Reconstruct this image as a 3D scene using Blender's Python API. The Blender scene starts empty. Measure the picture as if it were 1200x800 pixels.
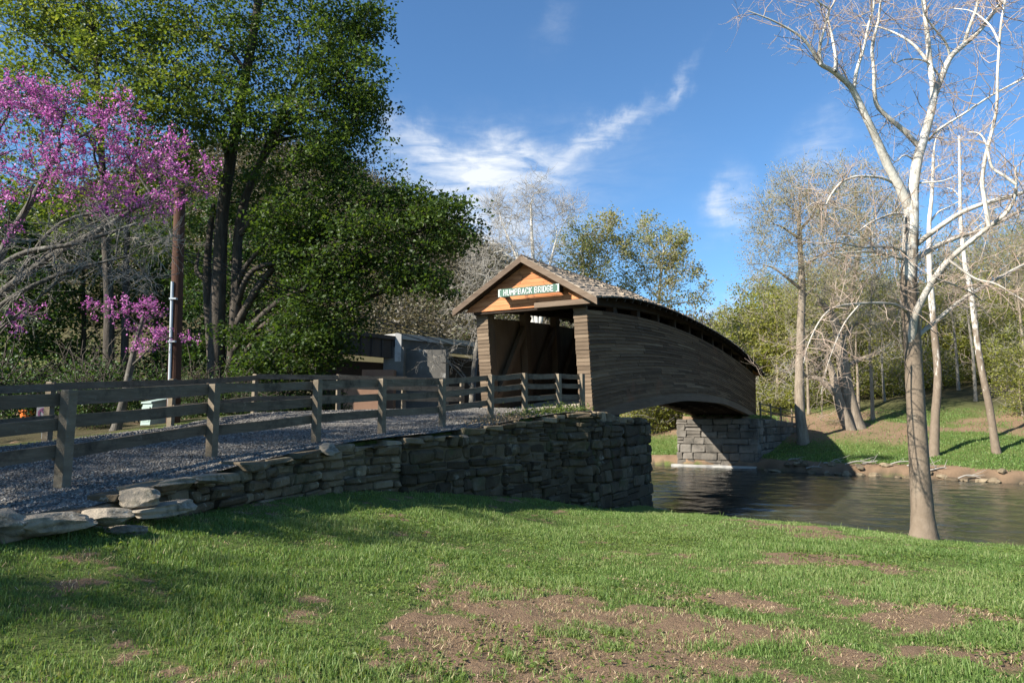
import bpy, bmesh, math, random
import numpy as np

SEED = 11
rng = np.random.default_rng(SEED)
random.seed(SEED)
PI = math.pi
scene = bpy.context.scene
COL = scene.collection

# ------------------------------------------------------------------ camera geometry (eye is the origin, 24 mm lens)
FPX = 800.0
PITCH = math.atan(90 / 800.0)
CP, SP = math.cos(PITCH), math.sin(PITCH)


def at(px, py, Y):
    """point in the place that stands Y metres ahead and is seen at photo pixel (px, py)"""
    u = (px - 600) / FPX
    v = (400 - py) / FPX
    k = Y / (CP - v * SP)
    return np.array([u * k, Y, (SP + v * CP) * k])


# ------------------------------------------------------------------ noise
def _hash(ix, iy, seed):
    h = (ix.astype(np.int64) * 374761393 + iy.astype(np.int64) * 668265263 + seed * 982451653) & 0x7FFFFFFF
    h = ((h ^ (h >> 13)) * 1274126177) & 0x7FFFFFFF
    return ((h ^ (h >> 16)) & 0xFFFF) / 65535.0


def vnoise(x, y, seed=0):
    x = np.asarray(x, float); y = np.asarray(y, float)
    ix = np.floor(x); iy = np.floor(y)
    fx = x - ix; fy = y - iy
    fx = fx * fx * (3 - 2 * fx); fy = fy * fy * (3 - 2 * fy)
    a = _hash(ix, iy, seed); b = _hash(ix + 1, iy, seed); c = _hash(ix, iy + 1, seed); d = _hash(ix + 1, iy + 1, seed)
    return (a * (1 - fx) + b * fx) * (1 - fy) + (c * (1 - fx) + d * fx) * fy


def fbm(x, y, seed=0, octv=4):
    s = 0; amp = .5; tot = 0
    for o in range(octv):
        s = s + amp * vnoise(np.asarray(x) * 2 ** o + 17.3 * o, np.asarray(y) * 2 ** o - 9.1 * o, seed + o)
        tot += amp; amp *= .5
    return s / tot


def sstep(a, b, x):
    t = np.clip((np.asarray(x, float) - a) / (b - a), 0, 1)
    return t * t * (3 - 2 * t)


# ------------------------------------------------------------------ objects
def link(o, parent=None):
    COL.objects.link(o)
    if parent is not None:
        o.parent = parent
    return o


def tag(o, label=None, cat=None, group=None, kind=None):
    if label: o['label'] = label
    if cat: o['category'] = cat
    if group: o['group'] = group
    if kind: o['kind'] = kind
    return o


def thing(name, label, cat, loc=(0, 0, 0), rz=0.0, group=None):
    o = bpy.data.objects.new(name, None)
    o.empty_display_size = .3
    o.location = [float(q) for q in loc]
    o.rotation_euler = (0, 0, rz)
    link(o)
    return tag(o, label, cat, group)


def np_mesh(name, V, polys, mat=None, parent=None, tint=None, smooth=False, attrs=None):
    V = np.asarray(V, np.float32).reshape(-1, 3)
    me = bpy.data.meshes.new(name)
    polys = [np.asarray(p, np.int32) for p in polys if len(p)]
    loops = np.concatenate([p.ravel() for p in polys]) if polys else np.zeros(0, np.int32)
    counts = np.concatenate([np.full(len(p), p.shape[1], np.int32) for p in polys]) if polys else np.zeros(0, np.int32)
    starts = np.concatenate([[0], np.cumsum(counts)[:-1]]).astype(np.int32) if len(counts) else counts
    me.vertices.add(len(V)); me.vertices.foreach_set('co', V.ravel())
    me.loops.add(len(loops)); me.loops.foreach_set('vertex_index', loops)
    me.polygons.add(len(counts)); me.polygons.foreach_set('loop_start', starts)
    if smooth:
        me.polygons.foreach_set('use_smooth', np.ones(len(counts), bool))
    else:
        me.polygons.foreach_set('use_smooth', np.zeros(len(counts), bool))
    if tint is not None:
        a = me.attributes.new('tint', 'FLOAT', 'FACE')
        a.data.foreach_set('value', np.asarray(tint, np.float32))
    if attrs:
        for k, v in attrs.items():
            a = me.attributes.new(k, 'FLOAT', 'POINT')
            a.data.foreach_set('value', np.asarray(v, np.float32))
    me.update(calc_edges=True)
    if mat is not None:
        me.materials.append(mat)
    return link(bpy.data.objects.new(name, me), parent)


class MB:
    """collects pieces of one part, with one tint per piece"""
    def __init__(s):
        s.v = []; s.q = []; s.t3 = []; s.qt = []; s.tt = []; s.n = 0

    def add(s, V, quads=(), tris=(), tint=None):
        if tint is None: tint = random.random()
        V = np.asarray(V, float).reshape(-1, 3)
        if len(quads):
            quads = np.asarray(quads, int) + s.n
            s.q.append(quads); s.qt.append(np.full(len(quads), tint))
        if len(tris):
            tris = np.asarray(tris, int) + s.n
            s.t3.append(tris); s.tt.append(np.full(len(tris), tint))
        s.v.append(V); s.n += len(V)

    def hexa(s, c8, tint=None):
        # corners: 0-3 bottom ring, 4-7 top ring
        s.add(c8, [[3, 2, 1, 0], [4, 5, 6, 7], [0, 1, 5, 4], [1, 2, 6, 5], [2, 3, 7, 6], [3, 0, 4, 7]], tint=tint)

    def box(s, x0, x1, y0, y1, z0, z1, tint=None, jit=0.0):
        c = np.array([[x0, y0, z0], [x1, y0, z0], [x1, y1, z0], [x0, y1, z0], [x0, y0, z1], [x1, y0, z1], [x1, y1, z1], [x0, y1, z1]], float)
        if jit: c += rng.uniform(-jit, jit, c.shape)
        s.hexa(c, tint)

    def bar(s, p0, p1, w, h, up=(0, 0, 1), tint=None, jit=0.0):
        """rectangular timber from p0 to p1, w across, h along up"""
        p0 = np.asarray(p0, float); p1 = np.asarray(p1, float)
        d = p1 - p0; d /= np.linalg.norm(d)
        up = np.asarray(up, float)
        x = np.cross(d, up); nx = np.linalg.norm(x)
        if nx < 1e-5: x = np.cross(d, (1, 0, 0)); nx = np.linalg.norm(x)
        x /= nx; u = np.cross(x, d)
        c = []
        for p in (p0, p1):
            for a, b in ((-1, -1), (1, -1), (1, 1), (-1, 1)):
                c.append(p + x * a * w / 2 + u * b * h / 2)
        c = np.array(c)
        if jit: c += rng.uniform(-jit, jit, c.shape)
        s.add(c, [[3, 2, 1, 0], [4, 5, 6, 7], [0, 1, 5, 4], [1, 2, 6, 5], [2, 3, 7, 6], [3, 0, 4, 7]], tint=tint)

    def ribbon(s, ring_list, tint=None, cap=True):
        """sweeps 4-corner rings into a closed timber"""
        R = np.asarray(ring_list, float); n, k = R.shape[:2]
        q = []
        for i in range(n - 1):
            for j in range(k):
                a = i * k + j; b = i * k + (j + 1) % k
                q.append([a, b, b + k, a + k])
        if cap and k == 4:
            q.append([3, 2, 1, 0]); e = (n - 1) * k; q.append([e, e + 1, e + 2, e + 3])
        s.add(R.reshape(-1, 3), q, tint=tint)

    def build(s, name, mat, parent=None, smooth=False):
        V = np.concatenate(s.v)
        polys = []; t = []
        if s.q: polys.append(np.concatenate(s.q)); t.append(np.concatenate(s.qt))
        if s.t3: polys.append(np.concatenate(s.t3)); t.append(np.concatenate(s.tt))
        return np_mesh(name, V, polys, mat, parent, np.concatenate(t), smooth)


# ------------------------------------------------------------------ materials
def new_mat(name):
    m = bpy.data.materials.new(name); m.use_nodes = True
    nt = m.node_tree; nt.nodes.clear()
    out = nt.nodes.new('ShaderNodeOutputMaterial')
    return m, nt, nt.nodes, nt.links, out


def ramp(nt, stops):
    r = nt.nodes.new('ShaderNodeValToRGB')
    e = r.color_ramp.elements
    while len(e) < len(stops): e.new(.5)
    for i, c in enumerate(stops):
        pos = i / (len(stops) - 1) if len(c) == 3 else c[3]
        e[i].position = pos; e[i].color = (c[0], c[1], c[2], 1)
    return r


def math_n(nt, op, a, b=None, c=None, clamp=False):
    n = nt.nodes.new('ShaderNodeMath'); n.operation = op; n.use_clamp = clamp
    for i, v in enumerate((a, b, c)):
        if v is None: continue
        if isinstance(v, (int, float)): n.inputs[i].default_value = v
        else: nt.links.new(v, n.inputs[i])
    return n.outputs[0]


def noise_n(nt, vec, scale, detail=5, rough=.6, dist=0.0):
    n = nt.nodes.new('ShaderNodeTexNoise')
    n.inputs['Scale'].default_value = scale; n.inputs['Detail'].default_value = detail
    n.inputs['Roughness'].default_value = rough; n.inputs['Distortion'].default_value = dist
    if vec is not None: nt.links.new(vec, n.inputs['Vector'])
    return n


def mapping(nt, scale=(1, 1, 1), rot=(0, 0, 0), coord='Object'):
    t = nt.nodes.new('ShaderNodeTexCoord'); m = nt.nodes.new('ShaderNodeMapping')
    m.inputs['Scale'].default_value = scale; m.inputs['Rotation'].default_value = rot
    nt.links.new(t.outputs[coord], m.inputs['Vector'])
    return m.outputs['Vector']


def mixc(nt, fac, a, b, mode='MIX'):
    n = nt.nodes.new('ShaderNodeMix'); n.data_type = 'RGBA'; n.blend_type = mode
    for i, v in ((0, fac), (6, a), (7, b)):
        if isinstance(v, (int, float)): n.inputs[i].default_value = v
        elif isinstance(v, tuple): n.inputs[i].default_value = (*v, 1)
        else: nt.links.new(v, n.inputs[i])
    return n.outputs[2]


def attr(nt, name):
    a = nt.nodes.new('ShaderNodeAttribute'); a.attribute_name = name
    return a.outputs['Fac']


def bump(nt, h, strength, dist=.02):
    b = nt.nodes.new('ShaderNodeBump'); b.inputs['Strength'].default_value = strength; b.inputs['Distance'].default_value = dist
    nt.links.new(h, b.inputs['Height'])
    return b.outputs['Normal']


def M(name, stops, rough=.9, scale=4, stretch=(1, 1, 1), tintw=.5, bstr=.4, bscale=None, bdist=.02, spec=.25, rot=(0, 0, 0), detail=7, stain=None, stain2=None):
    m, nt, N, L, out = new_mat(name)
    vec = mapping(nt, stretch, rot)
    n1 = noise_n(nt, vec, scale, detail, .65)
    mr = N.new('ShaderNodeMapRange'); L.new(n1.outputs['Fac'], mr.inputs[0]); mr.inputs[1].default_value = .28; mr.inputs[2].default_value = .72
    f = math_n(nt, 'MULTIPLY', mr.outputs[0], 1 - tintw)
    f = math_n(nt, 'MULTIPLY_ADD', attr(nt, 'tint'), tintw, f, clamp=True)
    r = ramp(nt, stops); L.new(f, r.inputs[0])
    col = r.outputs[0]
    if stain:
        n3 = noise_n(nt, mapping(nt), stain[1], 6, .7)
        rr = ramp(nt, [(0, 0, 0, stain[2]), (1, 1, 1, stain[3])]); L.new(n3.outputs['Fac'], rr.inputs[0])
        col = mixc(nt, rr.outputs[0], col, stain[0])
    if stain2:
        n4 = noise_n(nt, mapping(nt, stain2[4] if len(stain2) > 4 else (1, 1, 1)), stain2[1], 7, .75)
        rr = ramp(nt, [(0, 0, 0, stain2[2]), (1, 1, 1, stain2[3])]); L.new(n4.outputs['Fac'], rr.inputs[0])
        col = mixc(nt, math_n(nt, 'MULTIPLY', rr.outputs[0], .75), col, stain2[0])
    b = N.new('ShaderNodeBsdfPrincipled'); L.new(col, b.inputs['Base Color'])
    b.inputs['Roughness'].default_value = rough; b.inputs['Specular IOR Level'].default_value = spec
    n2 = noise_n(nt, vec, bscale or scale * 5, 6, .7)
    L.new(bump(nt, n2.outputs['Fac'], bstr, bdist), b.inputs['Normal'])
    L.new(b.outputs[0], out.inputs[0])
    return m


def leaf_mat(name, stops, trans=.45, rough=.5, tcol=None):
    m, nt, N, L, out = new_mat(name)
    r = ramp(nt, stops); L.new(attr(nt, 'tint'), r.inputs[0])
    b = N.new('ShaderNodeBsdfPrincipled'); L.new(r.outputs[0], b.inputs['Base Color'])
    b.inputs['Roughness'].default_value = rough; b.inputs['Specular IOR Level'].default_value = .3
    t = N.new('ShaderNodeBsdfTranslucent')
    tc = mixc(nt, 1.0, r.outputs[0], tcol or (1.6, 1.5, .7), 'MULTIPLY'); L.new(tc, t.inputs['Color'])
    mx = N.new('ShaderNodeMixShader'); mx.inputs[0].default_value = trans
    L.new(b.outputs[0], mx.inputs[1]); L.new(t.outputs[0], mx.inputs[2]); L.new(mx.outputs[0], out.inputs[0])
    return m


MT = {}
MT['siding'] = M('weathered_siding', [(.042, .024, .012), (.092, .055, .030), (.150, .095, .053), (.26, .18, .11)], scale=1.6, stretch=(.5, 1, 9), tintw=.6, bstr=.6, bscale=10, stain=((.17, .080, .042), .45, .58, .72), stain2=((.19, .15, .11), .55, .58, .72, (.5, 1, 3)))
MT['siding_end'] = M('paler_siding_end', [(.068, .048, .031), (.135, .098, .066), (.215, .16, .11)], scale=3, stretch=(1, .6, 7), bstr=.5, bscale=14)  # end boards, paler than the side boards
MT['old_timber'] = M('old_timber_shade_darkened', [(.014, .010, .007), (.034, .023, .016), (.064, .044, .031)], scale=2, stretch=(1, 1, 1), bstr=.5, bscale=14)  # old timber, tone cut down to paint in the shade of the eave slot
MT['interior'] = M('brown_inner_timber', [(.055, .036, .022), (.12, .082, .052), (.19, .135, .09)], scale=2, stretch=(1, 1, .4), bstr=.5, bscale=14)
MT['chord'] = M('chord_timber', [(.075, .050, .032), (.135, .094, .062), (.195, .14, .095)], scale=2, stretch=(.4, 1, 5), bstr=.5, bscale=12)
MT['gable'] = M('orange_brown_gable_boards', [(.16, .055, .022), (.38, .15, .062), (.50, .22, .10), (.30, .125, .06)], scale=2.2, stretch=(1, .5, 6), tintw=.45, bstr=.5, bscale=14, stain=((.10, .05, .03), 2.2, .58, .72))
MT['rake'] = M('weathered_rake_timber', [(.07, .048, .034), (.135, .098, .070), (.215, .165, .12)], scale=2, stretch=(2, .6, 4), bstr=.5, bscale=14)
MT['shingle'] = M('weathered_wood_shingles', [(.13, .105, .08), (.26, .21, .16), (.40, .33, .25)], scale=5, stretch=(3, 1, 1), tintw=.65, bstr=.5, bscale=20)
MT['fence'] = M('weathered_fence_timber', [(.080, .064, .044), (.155, .126, .090), (.245, .205, .150)], scale=3, stretch=(1.2, 1.2, 3), tintw=.45, bstr=.5, bscale=14, stain=((.07, .055, .04), 1.6, .56, .72), stain2=((.23, .225, .18), 12, .60, .66))
MT['rail'] = M('weathered_fence_rail', [(.068, .053, .037), (.132, .106, .077), (.215, .180, .135)], scale=2.5, stretch=(.8, .8, 9), tintw=.4, bstr=.6, bscale=14, stain=((.045, .036, .028), 2.2, .52, .70), stain2=((.22, .21, .17), 9, .60, .67))
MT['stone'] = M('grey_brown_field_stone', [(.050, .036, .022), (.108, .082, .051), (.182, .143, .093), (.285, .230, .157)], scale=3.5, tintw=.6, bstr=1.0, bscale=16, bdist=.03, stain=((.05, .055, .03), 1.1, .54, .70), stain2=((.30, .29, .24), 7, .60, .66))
MT['darkstone'] = M('shade_dark_stained_masonry', [(.016, .012, .007), (.040, .031, .019), (.075, .060, .039), (.135, .112, .078)], scale=3, tintw=.6, bstr=1.0, bscale=14, bdist=.03, stain=((.26, .24, .20), 1.1, .60, .72), stain2=((.05, .06, .025), 1.6, .54, .66))  # stone tone lowered to carry the wall's shade; stains on top
MT['cap'] = M('sunlit_pale_cap_stone', [(.13, .108, .080), (.25, .212, .160), (.36, .312, .245)], scale=3.5, tintw=.35, bstr=.9, bscale=14, bdist=.03, stain=((.07, .066, .048), 3.5, .48, .66), stain2=((.36, .35, .30), 9, .58, .64))  # pale stone, raised further so sunlight on the caps is in the colour
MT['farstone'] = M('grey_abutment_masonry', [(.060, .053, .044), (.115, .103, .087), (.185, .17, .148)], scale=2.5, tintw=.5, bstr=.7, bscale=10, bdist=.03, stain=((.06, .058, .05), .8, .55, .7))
MT['gap_shade'] = M('gap_shade_core', [(.02, .018, .015), (.05, .045, .038)], scale=6, bstr=.4)  # core coloured dark to give the gaps between stones their shade
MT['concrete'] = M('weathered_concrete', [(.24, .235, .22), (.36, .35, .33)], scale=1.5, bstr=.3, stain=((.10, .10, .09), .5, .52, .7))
MT['darkcon'] = M('dark_pale_stained_concrete', [(.05, .046, .04), (.10, .094, .083), (.15, .142, .125)], scale=.8, bstr=.3, stain=((.30, .29, .27), .7, .60, .68))  # dark concrete with paler stain patches
MT['girder'] = M('dark_girder_steel', [(.022, .018, .016), (.05, .038, .03)], scale=1.5, rough=.7, bstr=.2)
MT['orange_block'] = M('orange_brown_block', [(.15, .085, .055), (.24, .145, .095)], scale=1.5, bstr=.3)  # plain orange-brown for the blocks below the railway girder
MT['pole'] = M('brown_pole_shade_darkened', [(.035, .018, .012), (.068, .033, .021), (.10, .05, .032)], scale=4, stretch=(3, 3, .4), bstr=.6)  # brown darkened so the shade on the pole is in the colour
MT['conduit'] = M('grey_metal_conduit', [(.33, .38, .42), (.40, .45, .48)], rough=.5, bstr=.05)
MT['wire'] = M('black_wire', [(.015, .015, .015), (.02, .02, .02)], rough=.6, bstr=.0)
MT['boxgreen'] = M('pale_green_metal', [(.20, .27, .25), (.30, .37, .34)], rough=.55, scale=6, bstr=.1)
MT['signgreen'] = M('faded_green_paint', [(.035, .085, .062), (.06, .125, .092), (.12, .17, .14)], rough=.7, scale=8, bstr=.15)
MT['signwhite'] = M('chipped_white_paint', [(.34, .37, .36), (.50, .52, .50)], rough=.7, scale=9, bstr=.1, stain=((.08, .13, .10), 16, .60, .67))
MT['signpanel'] = M('faded_sign_panel', [(.20, .20, .22), (.28, .28, .30)], rough=.6, bstr=.05)
MT['signring'] = M('purple_red_ring', [(.12, .04, .10), (.17, .06, .13)], rough=.6, bstr=.05)
MT['black'] = M('black_paint', [(.012, .012, .012), (.02, .02, .02)], rough=.6, bstr=.05)
MT['orange'] = M('orange_plastic', [(.65, .16, .03), (.75, .22, .05)], rough=.5, bstr=.05)
MT['bark_dark'] = M('dark_ridged_bark', [(.028, .023, .018), (.065, .054, .043), (.115, .098, .08)], scale=4, stretch=(3, 3, .5), tintw=.1, bstr=1, bscale=12, bdist=.04)
MT['bark_grey'] = M('grey_bark', [(.10, .09, .075), (.19, .172, .145), (.28, .258, .22)], scale=4, stretch=(2, 2, .6), tintw=.1, bstr=.7, bscale=14, bdist=.03)
MT['bark_shade'] = M('shade_dark_grey_bark', [(.05, .045, .038), (.10, .091, .078), (.165, .152, .13)], scale=5, stretch=(2, 2, .6), tintw=.1, bstr=.9, bscale=14, bdist=.03, stain=((.24, .235, .21), 2.0, .56, .66))  # darker copy of the grey bark, tree shade put into the colour
MT['bark_tan'] = M('tan_woodland_bark', [(.12, .095, .07), (.21, .172, .13), (.30, .255, .20)], scale=3, stretch=(2, 2, .5), tintw=.1, bstr=.7, bscale=10, bdist=.03)


def sycamore_mat(name, zlo, zhi, brown=((.085, .064, .045), (.155, .121, .089), (.235, .19, .145))):
    """brown scaly bark below, flaking to white above"""
    m, nt, N, L, out = new_mat(name)
    vec = mapping(nt, (1, 1, .55))
    n1 = noise_n(nt, vec, 5, 8, .65); r1 = ramp(nt, list(brown)); L.new(n1.outputs['Fac'], r1.inputs[0])
    n2 = noise_n(nt, vec, 3.2, 5, .6); r2 = ramp(nt, [(.30, .275, .23, .3), (.50, .475, .425, .5), (.64, .62, .575, .75)]); L.new(n2.outputs['Fac'], r2.inputs[0])
    n3 = noise_n(nt, mapping(nt, (1, 1, .35)), 3.0, 5, .65)
    g = N.new('ShaderNodeNewGeometry'); sx = N.new('ShaderNodeSeparateXYZ'); L.new(g.outputs['Position'], sx.inputs[0])
    mr = N.new('ShaderNodeMapRange'); L.new(sx.outputs[2], mr.inputs[0]); mr.inputs[1].default_value = zlo; mr.inputs[2].default_value = zhi
    mr.inputs[3].default_value = -.36; mr.inputs[4].default_value = .30
    f = math_n(nt, 'ADD', n3.outputs['Fac'], mr.outputs[0])
    f = math_n(nt, 'MULTIPLY_ADD', math_n(nt, 'SUBTRACT', f, .5), 9.0, .5, clamp=True)
    f = math_n(nt, 'MAXIMUM', f, math_n(nt, 'MULTIPLY', attr(nt, 'tint'), .92), clamp=True)
    c = mixc(nt, f, r1.outputs[0], r2.outputs[0])
    n5 = noise_n(nt, vec, 2.3, 4, .6); r5 = ramp(nt, [(0, 0, 0, .60), (1, 1, 1, .66)]); L.new(n5.outputs['Fac'], r5.inputs[0])
    c = mixc(nt, math_n(nt, 'MULTIPLY', r5.outputs[0], .55), c, (.24, .20, .15))
    b = N.new('ShaderNodeBsdfPrincipled'); L.new(c, b.inputs['Base Color']); b.inputs['Roughness'].default_value = .85; b.inputs['Specular IOR Level'].default_value = .2
    n4 = noise_n(nt, vec, 18, 6, .7); L.new(bump(nt, n4.outputs['Fac'], .7, .02), b.inputs['Normal']); L.new(b.outputs[0], out.inputs[0])
    return m


MT['sycamore'] = sycamore_mat('sycamore_bark', 1.4, 5.8)
MT['sycamore_far'] = sycamore_mat('far_sycamore_bark', -3.0, 14.0)
MT['twig_red'] = M('reddish_grey_twigs', [(.16, .105, .08), (.30, .22, .17), (.42, .36, .30)], scale=1.2, tintw=.6, bstr=.1)
MT['twig_tan'] = M('tan_twigs', [(.16, .14, .10), (.26, .235, .17), (.36, .33, .25)], scale=1.2, tintw=.5, bstr=.1)
MT['twig_grey'] = M('pale_grey_twigs', [(.14, .125, .105), (.25, .23, .20), (.36, .34, .30)], scale=1.2, tintw=.5, bstr=.1)
MT['leaf_maple'] = leaf_mat('maple_leaves', [(.020, .040, .010), (.040, .076, .015), (.074, .120, .024), (.14, .19, .042)], .44)
MT['leaf_light'] = leaf_mat('young_yellow_green_leaves', [(.04, .070, .015), (.080, .125, .024), (.14, .185, .036), (.19, .22, .055)], .42)
MT['leaf_dark'] = leaf_mat('dark_undergrowth_leaves', [(.014, .034, .010), (.028, .062, .015), (.050, .098, .024), (.08, .13, .033)], .35)
MT['leaf_forest'] = leaf_mat('spring_forest_leaves', [(.13, .150, .034), (.21, .235, .054), (.28, .285, .08), (.34, .31, .14)], .52)
MT['leaf_bud'] = leaf_mat('yellow_brown_buds', [(.17, .165, .06), (.25, .235, .085), (.32, .28, .12)], .4)
MT['leaf_mixed'] = leaf_mat('mixed_green_and_russet_leaves', [(.15, .195, .075), (.22, .255, .10), (.27, .275, .12), (.28, .255, .13)], .5)
MT['flower'] = leaf_mat('redbud_flowers', [(.22, .05, .19), (.40, .105, .34), (.54, .18, .47), (.66, .32, .59)], .35, tcol=(1.15, .9, 1.1))
MT['hillwood'] = leaf_mat('hillside_woods', [(.058, .049, .035), (.092, .078, .056), (.112, .105, .055), (.085, .105, .038)], .2)
MT['grass'] = leaf_mat('lawn_blades', [(.052, .102, .022), (.098, .172, .040), (.152, .230, .064), (.28, .295, .14)], .35)
MT['straw'] = leaf_mat('dry_straw', [(.20, .135, .075), (.32, .235, .14), (.42, .34, .22)], .15)

# ------------------------------------------------------------------ bridge frame
TH = math.radians(28)
AX = np.array([math.sin(TH), math.cos(TH)]); LX = np.array([-math.cos(TH), math.sin(TH)])
R0 = at(694, 484, 21.0)[:2]
BL, BW = 32.0, 3.85
WATER = -3.25


def st(x, y):
    dx = np.asarray(x) - R0[0]; dy = np.asarray(y) - R0[1]
    return dx * AX[0] + dy * AX[1], dx * LX[0] + dy * LX[1]


def bxy(s, t):
    return np.array([R0[0] + s * AX[0] + t * LX[0], R0[1] + s * AX[1] + t * LX[1]])


# ------------------------------------------------------------------ ground
CPTS = np.array([(0, 0, -1.62), (-3, 3, -1.42), (3, 3, -1.72), (0, 5, -1.66), (-4, 5.6, -1.04), (-3.9, 7.2, -1.10), (-3.6, 9, -1.20), (-3.0, 11.5, -1.27), (-2.4, 12.7, -1.37),
                 (-1.3, 14.2, -1.55), (-.3, 15.8, -1.80), (.8, 17.6, -2.08), (2.1, 19.6, -2.48), (0, 9, -1.8), (0, 11.6, -1.88), (0, 14, -1.95), (5.6, 15, -2.25), (3.5, 18, -2.47),
                 (8.7, 14.5, -2.5), (9.75, 13, -2.44), (4.1, 5.5, -1.79), (4, 9, -1.98), (12, 8, -2.4), (20, 5, -2.6), (-8, -5, -1.3), (8, -8, -1.9), (-4.4, 0, -1.15), (-12, -10, -1.2),
                 (30, -10, -2.6), (0, -30, -1.6), (5, 20, -2.75), (-30, -20, -1.3), (40, 10, -2.7)], float)


def _tps():
    P = CPTS[:, :2]; n = len(P)
    d = np.linalg.norm(P[:, None] - P[None], axis=2)
    K = np.where(d > 0, d * d * np.log(d + 1e-9), 0) + np.eye(n) * .05
    A = np.zeros((n + 3, n + 3)); A[:n, :n] = K; A[:n, n] = 1; A[:n, n + 1:] = P; A[n, :n] = 1; A[n + 1:, :n] = P.T
    return np.linalg.solve(A, np.concatenate([CPTS[:, 2], np.zeros(3)]))


TPS = _tps()


def lawn_z(x, y):
    x = np.clip(x, -30, 40); y = np.clip(y, -30, 24)
    z = TPS[len(CPTS)] + TPS[len(CPTS) + 1] * x + TPS[len(CPTS) + 2] * y
    for i, (px, py, _) in enumerate(CPTS):
        d2 = (x - px) ** 2 + (y - py) ** 2
        z = z + TPS[i] * .5 * d2 * np.log(d2 + 1e-9)
    return np.clip(z, -3.1, -.9)


WY = np.array([-40, 0, 5.6, 7.2, 9, 11.5, 12.7, 14.2, 15.8, 17.6, 19.6, 20.3, 30])
WX = np.array([-4.6, -4.5, -4.13, -4.0, -3.76, -3.15, -2.6, -1.5, -.5, .6, 1.96, 2.46, 2.9])
WT = np.array([-1.2, -1.15, -.86, -.80, -.70, -.56, -.50, -.42, -.27, -.10, .12, .16, .16])   # top of the retaining wall
RY = np.array([-40, 0, 5, 7.7, 10, 12, 15.5, 17.3, 19, 21, 60])
RZ = np.array([-1.6, -1.2, -1.0, -.80, -.60, -.44, -.21, 0.0, .16, .25, .25])
LY = np.array([-40, 0, 5, 8, 12.6, 16, 19, 20.5, 21.6, 22.5, 60])
LXX = np.array([-12, -10.5, -9.5, -9.1, -8.4, -7.85, -7.05, -5.2, -3.2, -1.6, -1.0])


def wall_x(y): return np.interp(y, WY, WX)
def road_z(y): return np.interp(y, RY, RZ)
def left_x(y): return np.interp(y, LY, LXX)


TN = np.array([-60, -30, -13.9, -8.3, -.7, 5, 30, 80]); SN = np.array([-6, -3, -1.66, -.67, 4.0, 3.6, 0, -5])
TF = np.array([-60, -40, -14.3, -2, -.6, 5, 30, 80]); SF = np.array([14, 18, 23.1, 26, 27.8, 28.3, 30, 34])
FD = np.array([0, .9, 5, 8, 12, 18, 26, 36, 60, 120, 300, 900]); FZ = np.array([-2.85, -2.62, -2.35, -1.85, -1.1, -.1, 1.5, 3.2, 5.0, 9, 14, 20])


def hill_h(x, y):
    return 92 * np.exp(-((x + 100) / 112.0) ** 2) * sstep(110, 262, y) + 30 * np.exp(-((x - 190) / 90.0) ** 2) * sstep(95, 230, y)


def ground_z(x, y):
    x = np.asarray(x, float); y = np.asarray(y, float)
    s, t = st(x, y)
    z = lawn_z(x, y) + .05 * (fbm(x * .9, y * .9, 3) - .5) * 2
    rz = road_z(y) - .06
    verge = sstep(0, 5, left_x(y) - x)
    rz = rz - .35 * verge + .25 * (fbm(x * .4, y * .4, 8) - .5) * verge
    rise = sstep(-14, -40, x) * .8
    rz = rz + rise
    behind_wall = ((x < wall_x(y) - .3) & (t > -.05) & (y > 2)) | ((x < wall_x(y) - .3) & (y > 2) & (y < 18.5)) | ((y <= 2) & (x < -4.4))
    z = np.where(behind_wall, np.maximum(rz, np.where(y < 4, z, rz)), z)
    on_abut = (s > -1.5) & (t > -.2) & (t < 4.3) & (s < 3.6)
    z = np.where(on_abut, np.where(s > 1.0, -.4, .1), z)
    sn = np.interp(t, TN, SN); sf = np.interp(t, TF, SF)
    w = sstep(-2.0, .3, s - sn)
    w = np.where(on_abut, 0, w)
    z = z * (1 - w) + (WATER - .7) * w
    d = s - sf
    d = d + (fbm(x * .55, y * .55, 33) - .5) * 1.5
    fz = np.interp(d, FD, FZ) + (fbm(x * .25, y * .25, 5) - .5) * .5 * sstep(1, 8, d) + (fbm(x * 1.1, y * 1.1, 6) - .5) * .25 * sstep(0, 1, d)
    emb = .15 - np.where(t < -.3, .62 * (-t - .3) + 2.6 * (1 - sstep(29, 40, s)), 0) - np.where(t > 4.5, .5 * (t - 4.5) + 2.6 * (1 - sstep(29, 40, s)), 0)
    fz = np.where(s > 28.5, np.maximum(fz, emb), fz)
    f = sstep(-.9, .12 + .35 * fbm(x * .8, y * .8, 14), d)
    z = np.where(d > -.9, (WATER - .7) * (1 - f) + fz * f, z)
    return z + hill_h(x, y)


def g1(x, y): return float(ground_z(np.array([x]), np.array([y]))[0])


def hit(px, py, y0=3.0, y1=120.0):
    """where the view through a photo pixel meets the ground"""
    Y = np.linspace(y0, y1, 4000)
    u = (px - 600) / FPX; v = (400 - py) / FPX
    k = Y / (CP - v * SP); X = u * k; Z = (SP + v * CP) * k
    g = ground_z(X, Y)
    i = np.argmax(Z < g)
    return np.array([X[i], Y[i], g[i]])


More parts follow.
